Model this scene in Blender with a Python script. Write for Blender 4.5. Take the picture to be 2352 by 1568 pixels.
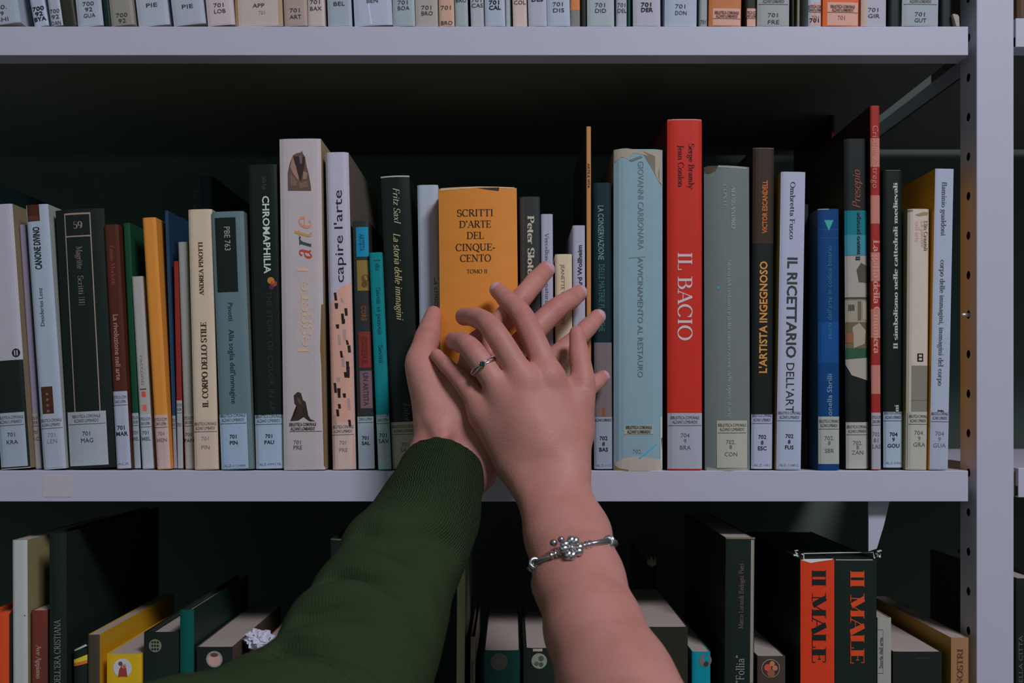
import bpy, bmesh, math, random
import numpy as np
from mathutils import Vector, Matrix, noise
from mathutils.bvhtree import BVHTree

random.seed(7)
for o in list(bpy.data.objects):
    bpy.data.objects.remove(o)
SC = bpy.context.scene
COL = SC.collection

# ------------------------------------------------------------------ camera, light, exposure
S = 0.0003          # metres per photo pixel at the front of the shelf (y = 0)
D = 0.72            # camera distance to the shelf front
ZC = 1.25           # camera height
HY = 930            # horizon row in the photo

cam = bpy.data.cameras.new('camera')
cam_o = bpy.data.objects.new('camera', cam)
COL.objects.link(cam_o)
cam_o.location = (0, -D, ZC)
cam_o.rotation_euler = (math.radians(90), 0, 0)
cam.sensor_width = 36
cam.lens = 36 * D / (2352 * S)
cam.shift_y = (HY - 784) / 2352
cam.clip_start = 0.02
cam.dof.use_dof = True
cam.dof.focus_distance = D - 0.03
cam.dof.aperture_fstop = 11
SC.camera = cam_o

w = bpy.data.worlds.new('room_ambience')
SC.world = w
w.use_nodes = True
w.node_tree.nodes['Background'].inputs[0].default_value = (0.40, 0.62, 0.58, 1)
w.node_tree.nodes['Background'].inputs[1].default_value = 0.17


def area(name, loc, target, sx, sy, power, color):
    l = bpy.data.lights.new(name, 'AREA')
    l.shape = 'RECTANGLE'
    l.size, l.size_y, l.energy, l.color = sx, sy, power, color
    o = bpy.data.objects.new(name, l)
    COL.objects.link(o)
    o.location = loc
    d = Vector(target) - Vector(loc)
    o.rotation_euler = d.to_track_quat('-Z', 'Y').to_euler()
    return o


area('ceiling_lamp', (0.92, -1.65, ZC + 1.60), (0.0, -0.05, ZC), 0.6, 0.4, 33.5, (0.885, 0.845, 1.0))
area('added_fill', (-1.3, -1.9, ZC + 0.45), (0, 0, ZC), 1.2, 1.0, 1.3, (0.86, 0.84, 1.0))  # added soft fill from the left, no lamp of the room

SC.view_settings.view_transform = 'Standard'
SC.view_settings.look = 'None'
SC.view_settings.gamma = 1
SC.view_settings.exposure = 0.0
SC.view_settings.use_curve_mapping = False

# ------------------------------------------------------------------ helpers


def P(px, py, Y=0.0):
    k = S * (D + Y) / D
    return Vector(((px - 1176) * k, Y, ZC + (HY - py) * k))


def lin(c):
    c /= 255
    return c / 12.92 if c < 0.04045 else ((c + 0.055) / 1.055) ** 2.4


ILL = {1: (0.44, 0.42, 0.54), 2: (0.31, 0.29, 0.36)}


def pc(c, k=1, f=.88):
    return tuple(min(0.92, max(0.004, lin(v * f) / ILL[k][i])) for i, v in enumerate(c))


MATS = {}


def mat(col, rough=0.55, spec=0.3, bump=0.0, metal=0.0, mottle=0.06, name=None, mscale=60):
    key = (tuple(round(v, 4) for v in col), rough, spec, bump, metal, mottle, mscale)
    if key in MATS:
        return MATS[key]
    m = bpy.data.materials.new(name or 'surface')
    m.use_nodes = True
    nt = m.node_tree
    b = nt.nodes['Principled BSDF']
    b.inputs['Roughness'].default_value = rough
    b.inputs['Specular IOR Level'].default_value = spec
    b.inputs['Metallic'].default_value = metal
    if mottle > 0:
        tc = nt.nodes.new('ShaderNodeTexCoord')
        n = nt.nodes.new('ShaderNodeTexNoise')
        n.inputs['Scale'].default_value = mscale
        n.inputs['Detail'].default_value = 4
        nt.links.new(tc.outputs['Object'], n.inputs['Vector'])
        r = nt.nodes.new('ShaderNodeMapRange')
        r.inputs[3].default_value = 1 - mottle
        r.inputs[4].default_value = 1 + mottle
        nt.links.new(n.outputs['Fac'], r.inputs[0])
        mx = nt.nodes.new('ShaderNodeMix')
        mx.data_type = 'RGBA'
        mx.blend_type = 'MULTIPLY'
        mx.inputs[0].default_value = 1
        mx.inputs[6].default_value = (*col, 1)
        nt.links.new(r.outputs[0], mx.inputs[7])
        nt.links.new(mx.outputs[2], b.inputs['Base Color'])
    else:
        b.inputs['Base Color'].default_value = (*col, 1)
    if bump > 0:
        tc = nt.nodes.new('ShaderNodeTexCoord')
        n2 = nt.nodes.new('ShaderNodeTexNoise')
        n2.inputs['Scale'].default_value = 900
        bp = nt.nodes.new('ShaderNodeBump')
        bp.inputs['Strength'].default_value = bump
        bp.inputs['Distance'].default_value = 0.0005
        nt.links.new(tc.outputs['Object'], n2.inputs['Vector'])
        nt.links.new(n2.outputs['Fac'], bp.inputs['Height'])
        nt.links.new(bp.outputs[0], b.inputs['Normal'])
    MATS[key] = m
    return m


def thing(name, label, cat, loc=(0, 0, 0), rot=(0, 0, 0), group=None):
    o = bpy.data.objects.new(name, None)
    o.empty_display_size = 0.02
    COL.objects.link(o)
    o.location = loc
    o.rotation_euler = rot
    tag(o, label, cat, group)
    return o


def tag(o, label, cat, group=None):
    o['label'] = label
    o['category'] = cat
    if group:
        o['group'] = group
    return o


class MB:
    """collects faces with materials and links them as one mesh object"""

    def __init__(self):
        self.v, self.f, self.m, self.ms, self.sm = [], [], [], [], []

    def mi(self, m):
        if m not in self.ms:
            self.ms.append(m)
        return self.ms.index(m)

    def add(self, verts, faces, m, smooth=False):
        o = len(self.v)
        i = self.mi(m)
        self.v += [tuple(v) for v in verts]
        for f in faces:
            self.f.append(tuple(o + k for k in f))
            self.m.append(i)
            self.sm.append(smooth)

    def box(self, x0, x1, y0, y1, z0, z1, m):
        v = [(x, y, z) for x in (x0, x1) for y in (y0, y1) for z in (z0, z1)]
        f = [(0, 1, 3, 2), (4, 6, 7, 5), (0, 4, 5, 1), (2, 3, 7, 6), (0, 2, 6, 4), (1, 5, 7, 3)]
        self.add(v, f, m)

    def tube(self, pts, r, m, n=8, closed=False):
        pts = [Vector(p) for p in pts]
        rs = r if isinstance(r, (list, tuple)) else [r] * len(pts)
        N = len(pts)
        vs, fs = [], []
        up = None
        for i, p in enumerate(pts):
            a = pts[(i - 1) % N] if (closed or i > 0) else p
            b = pts[(i + 1) % N] if (closed or i < N - 1) else p
            t = (b - a).normalized()
            if up is None:
                up = t.orthogonal().normalized()
            up = (up - t * up.dot(t)).normalized()
            s = t.cross(up)
            for k in range(n):
                q = 2 * math.pi * k / n
                vs.append(p + (up * math.cos(q) + s * math.sin(q)) * rs[i])
        for i in range(N if closed else N - 1):
            j = (i + 1) % N
            for k in range(n):
                l = (k + 1) % n
                fs.append((i * n + k, i * n + l, j * n + l, j * n + k))
        if not closed:
            fs.append(tuple(range(n))[::-1])
            fs.append(tuple((N - 1) * n + k for k in range(n)))
        self.add(vs, fs, m, True)

    def ball(self, c, r, m, sx=1, sy=1, sz=1, rot=None, nu=12, nv=8):
        c = Vector(c)
        vs, fs = [], []
        for i in range(nv + 1):
            th = math.pi * i / nv
            for k in range(nu):
                ph = 2 * math.pi * k / nu
                q = Vector((math.sin(th) * math.cos(ph) * sx, math.sin(th) * math.sin(ph) * sy, math.cos(th) * sz)) * r
                if rot:
                    q = rot @ q
                vs.append(c + q)
        for i in range(nv):
            for k in range(nu):
                l = (k + 1) % nu
                fs.append((i * nu + k, i * nu + l, (i + 1) * nu + l, (i + 1) * nu + k))
        self.add(vs, fs, m, True)

    def build(self, name, parent=None, label=None, bevel=0, fix=True):
        me = bpy.data.meshes.new(name)
        me.from_pydata(self.v, [], self.f)
        for m in self.ms:
            me.materials.append(m)
        me.polygons.foreach_set('material_index', self.m)
        me.polygons.foreach_set('use_smooth', self.sm)
        if fix:
            bm = bmesh.new()
            bm.from_mesh(me)
            bmesh.ops.recalc_face_normals(bm, faces=bm.faces)
            bm.to_mesh(me)
            bm.free()
        o = bpy.data.objects.new(name, me)
        COL.objects.link(o)
        if parent:
            o.parent = parent
        if label:
            o['label'] = label
        if bevel:
            b = o.modifiers.new('bevel', 'BEVEL')
            b.width = bevel
            b.segments = 2
            b.limit_method = 'ANGLE'
        return o


# ------------------------------------------------------------------ lettering
# serif alphabet drawn as pen strokes: thin 't', thick 'T', modulated 'm'
GL = {}


def arc(cx, cy, rx, ry, a0, a1):
    n = max(4, int(abs(a1 - a0) / 22))
    return [(cx + rx * math.cos(math.radians(a0 + (a1 - a0) * i / n)), cy + ry * math.sin(math.radians(a0 + (a1 - a0) * i / n))) for i in range(n + 1)]


def g(ch, adv, strokes, serifs=()):
    GL[ch] = (adv, strokes, serifs)


def st(x, y0=0, y1=1):
    return ('T', [(x, y0), (x, y1)])


def se(*xs, y=(0, 1)):
    return [(x, yy) for x in xs for yy in y]


g(' ', .32, [])
g('A', .74, [('t', [(.07, 0), (.36, 1)]), ('T', [(.36, 1), (.66, 0)]), ('t', [(.17, .36), (.53, .36)])], [(.07, 0), (.66, 0)])
g('B', .68, [st(.16), ('m', [(.16, .98), (.32, .98)] + arc(.32, .765, .2, .215, 90, -90) + [(.16, .55)]), ('m', [(.32, .55)] + arc(.34, .285, .25, .265, 90, -90) + [(.16, .02)])], se(.12))
g('C', .74, [('m', arc(.4, .5, .33, .5, 42, 318)), ('t', [(.66, .68), (.66, .96)])])
g('D', .8, [st(.16), ('m', [(.16, .98), (.34, .98)] + arc(.34, .5, .37, .48, 90, -90) + [(.16, .02)])], se(.12))
g('E', .64, [st(.16), ('t', [(.16, .975), (.56, .975), (.56, .78)]), ('t', [(.16, .52), (.45, .52)]), ('t', [(.45, .41), (.45, .63)]), ('t', [(.16, .025), (.58, .025), (.58, .24)])], se(.12))
g('F', .6, [st(.16), ('t', [(.16, .975), (.54, .975), (.54, .78)]), ('t', [(.16, .52), (.43, .52)]), ('t', [(.43, .41), (.43, .63)])], se(.16))
g('G', .8, [('m', arc(.4, .5, .33, .5, 42, 335)), st(.68, .04, .4), ('t', [(.66, .7), (.66, .96)])], [(.68, .4)])
g('H', .82, [st(.16), st(.66), ('t', [(.16, .52), (.66, .52)])], se(.16, .66))
g('I', .36, [st(.18)], se(.18))
g('J', .42, [('m', [(.26, 1), (.26, .15)] + arc(.1, .1, .16, .25, 0, -100))], [(.26, 1)])
g('K', .74, [st(.16), ('t', [(.2, .42), (.6, 1)]), ('T', [(.3, .56), (.64, 0)])], se(.16, .62))
g('L', .62, [st(.16), ('t', [(.16, .025), (.56, .025), (.56, .26)])], se(.16))
g('M', .94, [('t', [(.14, 0), (.16, 1)]), ('T', [(.16, 1), (.46, .08)]), ('t', [(.46, .08), (.77, 1)]), ('T', [(.79, 1), (.79, 0)])], [(.14, 0), (.79, 0), (.1, 1), (.84, 1)])
g('N', .82, [('t', [(.15, 0), (.15, 1)]), ('T', [(.15, 1), (.67, .02)]), ('t', [(.67, .02), (.67, 1)])], [(.15, 0), (.12, 1), (.67, 1)])
g('O', .82, [('m', arc(.41, .5, .33, .5, 0, 360))])
g('P', .64, [st(.16), ('m', [(.16, .98), (.32, .98)] + arc(.32, .73, .23, .25, 90, -90) + [(.16, .48)])], se(.16))
g('Q', .82, [('m', arc(.41, .5, .33, .5, 0, 360)), ('T', [(.42, .1), (.6, -.12), (.8, -.2)])])
g('R', .72, [st(.16), ('m', [(.16, .98), (.32, .98)] + arc(.32, .74, .22, .24, 90, -90) + [(.16, .5)]), ('T', [(.34, .5), (.64, 0)])], se(.16) + [(.65, 0)])
g('S', .58, [('m', arc(.29, .74, .2, .255, 30, 262) + arc(.29, .255, .22, .255, 82, -152)), ('t', [(.47, .72), (.47, .95)]), ('t', [(.09, .05), (.09, .3)])])
g('T', .68, [st(.34), ('t', [(.06, .78), (.06, .975), (.62, .975), (.62, .78)])], [(.34, 0)])
g('U', .8, [('m', [(.16, 1), (.16, .32)] + arc(.39, .3, .23, .3, 180, 360)), ('t', [(.62, .3), (.62, 1)])], [(.16, 1), (.62, 1)])
g('V', .74, [('T', [(.08, 1), (.37, 0)]), ('t', [(.37, 0), (.66, 1)])], [(.08, 1), (.66, 1)])
g('W', 1.0, [('T', [(.08, 1), (.3, 0)]), ('t', [(.3, 0), (.5, .95)]), ('T', [(.5, .95), (.72, 0)]), ('t', [(.72, 0), (.92, 1)])], [(.08, 1), (.92, 1)])
g('X', .74, [('T', [(.1, 1), (.64, 0)]), ('t', [(.1, 0), (.62, 1)])], se(.1, .64))
g('Y', .7, [('T', [(.08, 1), (.35, .46)]), ('t', [(.35, .46), (.62, 1)]), st(.35, 0, .48)], [(.08, 1), (.62, 1), (.35, 0)])
g('Z', .66, [('t', [(.08, .8), (.1, .975), (.58, .975)]), ('T', [(.56, .97), (.1, .03)]), ('t', [(.08, .025), (.58, .025), (.6, .24)])])
X = .62
g('a', .52, [('m', [(.1, .48)] + arc(.25, .44, .14, .18, 150, 0)), st(.39, .06, .46), ('m', [(.39, .36)] + arc(.22, .17, .14, .18, 90, 270) + [(.39, .14), (.48, .02)])])
g('b', .56, [st(.14), ('m', arc(.3, .31, .2, .31, 150, -150))], [(.08, 1)])
g('c', .48, [('m', arc(.28, .31, .2, .31, 45, 318))])
g('d', .58, [st(.44), ('m', arc(.27, .31, .2, .31, 30, 330))], [(.38, 1), (.5, 0)])
g('e', .5, [('t', [(.09, .34), (.44, .34)]), ('m', [(.44, .34)] + arc(.27, .31, .19, .31, 8, 318))])
g('f', .36, [('m', [(.17, 0), (.17, .75)] + arc(.31, .78, .14, .22, 180, 60)), ('t', [(.04, X), (.34, X)])], [(.17, 0)])
g('g', .52, [('m', arc(.25, .4, .17, .22, 0, 360)), ('m', [(.12, .22), (.12, .1), (.38, .05)] + arc(.25, -.12, .19, .16, 50, -220)), ('t', [(.38, .55), (.5, .62)])])
g('h', .6, [st(.14), ('m', [(.14, .42)] + arc(.3, .42, .16, .2, 140, 0) + [(.46, 0)])], [(.08, 1), (.14, 0), (.46, 0)])
g('i', .3, [st(.15, 0, X), ('T', [(.15, .8), (.15, .92)])], [(.15, 0), (.1, X)])
g('j', .3, [('m', [(.17, X), (.17, -.1)] + arc(.05, -.1, .12, .16, 0, -100)), ('T', [(.17, .8), (.17, .92)])])
g('k', .58, [st(.14), ('t', [(.16, .26), (.44, X)]), ('T', [(.24, .36), (.5, 0)])], [(.08, 1), (.14, 0), (.5, 0)])
g('l', .3, [st(.15)], [(.1, 1), (.15, 0)])
g('m', .9, [st(.14, 0, X), ('m', [(.14, .42)] + arc(.29, .42, .15, .2, 140, 0) + [(.44, 0)]), ('m', [(.44, .42)] + arc(.59, .42, .15, .2, 140, 0) + [(.74, 0)])], [(.08, X), (.14, 0), (.44, 0), (.74, 0)])
g('n', .6, [st(.14, 0, X), ('m', [(.14, .42)] + arc(.3, .42, .16, .2, 140, 0) + [(.46, 0)])], [(.08, X), (.14, 0), (.46, 0)])
g('o', .54, [('m', arc(.27, .31, .2, .31, 0, 360))])
g('p', .58, [st(.14, -.32, X), ('m', arc(.3, .31, .2, .31, 150, -150))], [(.08, X), (.14, -.32)])
g('q', .58, [st(.44, -.32, X), ('m', arc(.27, .31, .2, .31, 30, 330))], [(.44, -.32)])
g('r', .42, [st(.14, 0, X), ('m', [(.14, .4)] + arc(.3, .42, .14, .19, 150, 45))], [(.08, X), (.14, 0)])
g('s', .42, [('m', arc(.21, .46, .13, .16, 35, 265) + arc(.21, .155, .15, .155, 85, -150))])
g('t', .36, [('m', [(.16, .85), (.16, .16)] + arc(.27, .15, .11, .15, 180, 300)), ('t', [(.04, X), (.32, X)])])
g('u', .6, [('m', [(.14, X), (.14, .2)] + arc(.29, .19, .15, .19, 180, 320)), st(.46, 0, X)], [(.1, X), (.42, X), (.5, 0)])
g('v', .54, [('T', [(.06, X), (.27, 0)]), ('t', [(.27, 0), (.48, X)])], [(.06, X), (.48, X)])
g('x', .54, [('T', [(.08, X), (.46, 0)]), ('t', [(.08, 0), (.46, X)])], [(.08, X), (.46, X), (.08, 0), (.46, 0)])
g('y', .54, [('T', [(.06, X), (.27, 0)]), ('t', [(.48, X), (.2, -.3), (.1, -.28)])], [(.06, X), (.48, X)])
g('z', .48, [('t', [(.08, .5), (.08, .6), (.4, .6)]), ('T', [(.38, .6), (.08, .02)]), ('t', [(.06, .02), (.42, .02), (.42, .14)])])
g("'", .24, [('T', [(.12, 1), (.1, .76)])])
g('"', .4, [('T', [(.12, 1), (.1, .78)]), ('T', [(.28, 1), (.26, .78)])])
g('-', .36, [('T', [(.05, .36), (.31, .36)])])
g(',', .26, [('T', [(.13, .1), (.08, -.16)])])
g('.', .26, [('T', [(.13, 0), (.13, .1)])])
g('[', .3, [('t', [(.24, 1), (.12, 1), (.12, -.1), (.24, -.1)])])
g(']', .3, [('t', [(.06, 1), (.18, 1), (.18, -.1), (.06, -.1)])])
g('5', .5, [('t', [(.42, .97), (.14, .97), (.12, .56)]), ('m', arc(.24, .31, .2, .3, 125, -140))])
g('9', .5, [('m', arc(.25, .68, .18, .31, 0, 360)), ('m', [(.43, .68)] + arc(.2, .5, .23, .48, 5, -80))])

# sans alphabet: Blender's own built-in face, one mesh per character
CH = "ABCDEFGHIJKLMNOPQRSTUVWXYZabcdefghijklmnopqrstuvwxyz0123456789.,'-[]&"
SANS = {}


def load_sans():
    tmp = []

    def mk(s, off):
        cu = bpy.data.curves.new('t', 'FONT')
        cu.body = s
        cu.resolution_u = 2
        cu.offset = off
        o = bpy.data.objects.new('t', cu)
        COL.objects.link(o)
        tmp.append(o)
        return o
    hh = mk('HH', 0)
    obs = [(c, mk(c, 0), mk(c, 0.022), mk('H' + c + 'H', 0)) for c in CH]
    bpy.context.view_layer.update()
    dg = bpy.context.evaluated_depsgraph_get()

    def grab(o):
        e = o.evaluated_get(dg)
        me = e.to_mesh()
        r = ([tuple(v.co[:2]) for v in me.vertices], [tuple(p.vertices) for p in me.polygons])
        e.to_mesh_clear()
        return r

    def wid(o):
        xs = [v[0] for v in grab(o)[0]]
        return max(xs) - min(xs)
    w0 = wid(hh)
    H = grab(obs[CH.index('H')][1])[0]
    cap = max(v[1] for v in H)
    for c, o, ob, oh in obs:
        adv = (wid(oh) - w0) / cap
        for k, q in ((0, o), (1, ob)):
            vs, fs = grab(q)
            SANS[(c, k)] = ([(x / cap, y / cap) for x, y in vs], fs, adv)
    for o in tmp:
        cu = o.data
        bpy.data.objects.remove(o)
        bpy.data.curves.remove(cu)


load_sans()


def layout(text, font):
    """returns verts, faces, length with cap height 1; font: 'sans','bold','serif','sbold','ital'"""
    vs, fs = [], []
    x = 0.0
    if font in ('sans', 'bold'):
        for c in text:
            if c == ' ':
                x += 0.36
                continue
            v, f, a = SANS[(c, 1 if font == 'bold' else 0)]
            o = len(vs)
            vs += [(x + p[0], p[1]) for p in v]
            fs += [tuple(o + i for i in q) for q in f]
            x += a
        return vs, fs, x
    tk, tn, sr = {'serif': (.13, .05, .13), 'sbold': (.2, .07, .16), 'ital': (.12, .05, .06), 'light': (.085, .05, .1), 'fat': (.3, .05, .2)}[font]
    sh = 0.24 if font == 'ital' else 0
    wd = 1.25 if font == 'fat' else 1

    def quad(a, b, wa, wb=None):
        dx, dy = b[0] - a[0], b[1] - a[1]
        L = math.hypot(dx, dy) or 1e-6
        nx, ny = -dy / L, dx / L
        wb = wb or wa
        o = len(vs)
        for p, ww, s in ((a, wa, 1), (b, wb, 1), (b, wb, -1), (a, wa, -1)):
            vs.append((p[0] + nx * ww / 2 * s, p[1] + ny * ww / 2 * s))
        fs.append((o, o + 1, o + 2, o + 3))

    for c in text:
        a, strokes, serifs = GL.get(c, GL['o'])
        for mode, pts in strokes:
            pts = [(x + p[0] * wd + sh * p[1], p[1]) for p in pts]
            if mode == 'm':
                N = len(pts)
                ws = []
                nr = []
                closed = math.hypot(pts[0][0] - pts[-1][0], pts[0][1] - pts[-1][1]) < 1e-4
                for i in range(N):
                    p = pts[(i - 1) % N] if i > 0 else (pts[-2] if closed else pts[0])
                    q = pts[i + 1] if i < N - 1 else (pts[1] if closed else pts[-1])
                    dx, dy = q[0] - p[0], q[1] - p[1]
                    L = math.hypot(dx, dy) or 1e-6
                    ws.append(tn + (tk - tn) * abs(dy / L) ** 1.4)
                    nr.append((-dy / L, dx / L))
                o = len(vs)
                for p, ww, n in zip(pts, ws, nr):
                    vs.append((p[0] + n[0] * ww / 2, p[1] + n[1] * ww / 2))
                    vs.append((p[0] - n[0] * ww / 2, p[1] - n[1] * ww / 2))
                for i in range(N - 1):
                    fs.append((o + 2 * i, o + 2 * i + 1, o + 2 * i + 3, o + 2 * i + 2))
            else:
                ww = tk if mode == 'T' else tn
                for i in range(len(pts) - 1):
                    quad(pts[i], pts[i + 1], ww)
        for (sx, sy) in serifs:
            cx = x + sx * wd + sh * sy
            yy = sy + (tn / 2 if sy <= 0 else -tn / 2)
            quad((cx - sr, yy), (cx + sr, yy), tn)
        x += a * wd
    return vs, fs, x
# ------------------------------------------------------------------ books
ROWZ = {'mid': ZC - 0.045, 'top': ZC + 0.261, 'low': ZC - 0.351}
PLACED = {'mid': [], 'top': [], 'low': []}
GROUP = {'mid': 'books standing on the middle shelf', 'top': 'books standing on the top shelf', 'low': 'books standing on the lower shelf'}
PAGE = mat((0.52, 0.45, 0.38), 0.9, 0.1, mottle=0.1, mscale=300, name='page_paper')
WB, WL, PK = (150, 157, 190), (160, 155, 182), (184, 158, 162)
INK = (26, 28, 34)


class Book:
    def __init__(s, row, label, xt, yt, xb, col, Y=0.004, side=None, d=0.15, hard=False, b=None, ill=1, h=None, rough=0.5,
                 yb=1080, pages=True, name='book', cat='book', pgm=None):
        s.ill = ill if row != 'low' else 2
        k = S * (D + Y) / D
        z0 = ROWZ[row]
        xt0, xt1 = [(v - 1176) * k for v in xt]
        xb0, xb1 = [(v - 1176) * k for v in (xb or xt)]
        zt = ZC + (HY - yt) * k
        if h:                       # top row: the given x are at photo rows 0 and 60
            f = h / (60 * k)
            xt0, xt1 = xb0 + (xt0 - xb0) * f, xb1 + (xt1 - xb1) * f
            zt = z0 + h
        s.th = th = math.atan2((xt0 + xt1 - xb0 - xb1) / 2, zt - z0)
        wd = ((xt1 - xt0) + (xb1 - xb0)) / 2 * math.cos(th)
        xc = (xb0 + xb1) / 2
        H = (zt - z0 - wd / 2 * abs(math.sin(th))) / math.cos(th)
        # keep clear of the books already standing on this shelf
        tn = math.tan(th)
        for (pc_, pth, pw, pH, y0, y1) in PLACED[row]:
            if Y > y1 or Y + d < y0:
                continue
            pt = math.tan(pth)
            for zz in (0.0, min(H, pH) * 0.99):
                r = pc_ + pt * zz + pw / 2 / math.cos(pth)
                l = xc + tn * zz - wd / 2 / math.cos(th)
                pen = r + 0.0003 - l
                if pen > 0 and xc + tn * H / 2 > pc_ + pt * pH / 2 - 0.02:
                    cut = min(pen, wd * 0.55)
                    wd -= cut
                    xc += cut / 2 + (pen - cut)
        PLACED[row].append((xc, th, wd, H, Y, Y + d))
        s.w, s.h, s.k, s.Y = wd, H, k, Y
        s.base = z0 + wd / 2 * abs(math.sin(th))
        s.xc = xc
        s.root = thing(name, label, cat, (xc, Y, s.base + 0.0002), (0, th, 0), GROUP[row])
        s.hard = hard
        s.b = b if b is not None else (min(0.0035, wd * 0.16) if hard else min(0.0014, wd * 0.12))
        s.pw = 2.2 if hard else 5
        t = 0.0022 if hard else 0.0005
        t = min(t, wd * 0.2)
        s.mb = MB()
        cm = s.m(col, rough)
        sm = s.m(side, rough) if side else cm
        n = 16 if hard else 10
        out = [(-wd / 2, d)] + [(wd * (i / n - .5), s.prof(wd * (i / n - .5))) for i in range(n + 1)] + [(wd / 2, d)]
        inn = [(-wd / 2 + t, d)] + [((wd - 2 * t) * (i / n - .5), s.prof(wd * (i / n - .5)) + t) for i in range(n + 1)] + [(wd / 2 - t, d)]
        N = len(out)
        vs = [(x, y, z) for z in (0, H) for x, y in out] + [(x, y, z) for z in (0, H) for x, y in inn]
        for i in range(N - 1):
            m_ = sm if i in (0, N - 2) else cm
            sub = [(i, i + 1, N + i + 1, N + i), (2 * N + i + 1, 2 * N + i, 3 * N + i, 3 * N + i + 1),
                   (N + i, N + i + 1, 3 * N + i + 1, 3 * N + i), (i + 1, i, 2 * N + i, 2 * N + i + 1)]
            s.mb.add([vs[q] for f in sub for q in f], [(4 * a, 4 * a + 1, 4 * a + 2, 4 * a + 3) for a in range(4)], m_)
        s.pg = None
        if pages and wd > 0.0035:
            oh = 0.003 if hard else 0.0005
            s.pg = MB()
            s.pg.box(-wd / 2 + t * 1.2, wd / 2 - t * 1.2, s.b + t * 1.5, d - (0.004 if hard else 0.0006), oh, H - oh, pgm or PAGE)
        s.lab = None
        s.d = d

    def m(s, col, rough=0.5):
        if isinstance(col, bpy.types.Material):
            return col
        return mat(pc(col, s.ill), rough, 0.25, mottle=0.07, mscale=90)

    def prof(s, x):
        return s.b * abs(min(1, max(-1, 2 * x / s.w))) ** s.pw

    def z(s, py):
        return (ZC + (HY - py) * s.k - s.base) / math.cos(s.th)

    def mbof(s, on):
        if on:
            if s.lab is None:
                s.lab = MB()
            return s.lab
        return s.mb

    def T(s, text, font, ori, cx, y0, y1, hp, col, on=False, off=0.00022):
        """lettering along the spine; ori 'u' reads upward, 'd' reads downward; cx = px from the spine's centre line"""
        off = .00045 if on else off
        vs, fs, L = layout(text, font)
        z0, z1 = s.z(y0), s.z(y1)
        if ori == 'u':
            z0, z1 = min(z0, z1), max(z0, z1)
        else:
            z0, z1 = max(z0, z1), min(z0, z1)
        xc = cx * s.k
        hh = hp * s.k
        out = []
        for u, v in vs:
            x = xc - (v - .5) * hh if ori == 'u' else xc + (v - .5) * hh
            out.append((x, s.prof(x) - off, z0 + (z1 - z0) * u / L))
        s.mbof(on).add(out, fs, s.m(col))
        return s

    def F(s, text, font, cx, yb, hp, col, wpx=None, on=False, off=0.00022):
        """lettering across the spine; yb = baseline row, hp = cap height"""
        off = .00045 if on else off
        vs, fs, L = layout(text, font)
        hh = hp * s.k
        wd = wpx * s.k if wpx else L * hh
        xc = cx * s.k
        z0 = s.z(yb)
        out = []
        for u, v in vs:
            x = xc + (u / L - .5) * wd
            if abs(x) > s.w / 2 * 0.995:
                x = math.copysign(s.w / 2 * 0.995, x)
            out.append((x, s.prof(x) - off, z0 + v * hh))
        s.mbof(on).add(out, fs, s.m(col))
        return s

    def R(s, f0, f1, y0, y1, col, on=False, off=0.0001, n=8):
        """flat patch across the spine between fractions f0..f1 of its width"""
        vs, fs = [], []
        za, zb = s.z(y1), s.z(y0)
        za = max(za, 0.0006)
        for i in range(n + 1):
            x = (f0 + (f1 - f0) * i / n - .5) * s.w
            y = s.prof(x) - off
            vs += [(x, y, za), (x, y, zb)]
        for i in range(n):
            fs.append((2 * i, 2 * i + 2, 2 * i + 3, 2 * i + 1))
        s.mbof(on).add(vs, fs, s.m(col))
        return s

    def Pg(s, pts, col, off=0.00018):
        """patch with an outline: points are (fraction of width, photo row)"""
        bm = bmesh.new()
        bm.faces.new([bm.verts.new(((f - .5) * s.w, 0, s.z(y))) for f, y in pts])
        bmesh.ops.triangulate(bm, faces=bm.faces[:])
        for q in (-.49, -.47, -.44, -.4, -.34, -.2, 0, .2, .34, .4, .44, .47, .49):
            bmesh.ops.bisect_plane(bm, geom=bm.verts[:] + bm.edges[:] + bm.faces[:], plane_co=(q * s.w, 0, 0), plane_no=(1, 0, 0))
        bm.verts.index_update()
        vs = [(v.co.x, s.prof(v.co.x) - off, v.co.z) for v in bm.verts]
        fs = [tuple(v.index for v in f.verts) for f in bm.faces]
        bm.free()
        s.mb.add(vs, fs, s.m(col))
        return s

    def C(s, f, py, r, col, off=0.00018, sy=1.0, n=20):
        x0 = (f - .5) * s.w
        vs = []
        for i in range(n):
            a = 2 * math.pi * i / n
            x = x0 + r * s.k * math.cos(a)
            vs.append((x, s.prof(x) - off, s.z(py) + r * s.k * sy * math.sin(a)))
        s.mb.add(vs, [tuple(range(n))], s.m(col))
        return s

    def label(s, y0, y1, lines, f0=0.0, f1=1.0, col=WB, head=True, font='sans', ink=INK, hp=9.5, cx=0, inv=None, hy=None):
        wpx = s.w / s.k
        s.R(f0, f1, y0, y1, col, True, .0003)
        c0 = ((f0 + f1) / 2 - .5) * wpx
        lw = (f1 - f0) * wpx
        if head:
            hy = hy or y0 + 6
            n1, n2 = 'BIBLIOTECA COMUNALE', 'ALZANO LOMBARDO'
            if lw < 42:
                n1, n2 = n1[4:14], n2[2:12]
            hw = min(lw * 0.93, 66)
            s.F(n1, 'sans', c0, hy + 8, 7, (60, 58, 62), hw, True, 0.00045)
            s.F(n2, 'sans', c0, hy + 18, 7, (60, 58, 62), hw * 0.88, True, 0.00045)
            s.R(f0 + .02, f1 - .02, hy + 22, hy + 23.2, (70, 66, 70), True, 0.00045)
        for t, y in lines:
            s.F(t, font, c0 + cx, y, hp, ink, None if len(t) * hp * .75 < lw * .96 else lw * .92, True, 0.00045)
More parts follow.
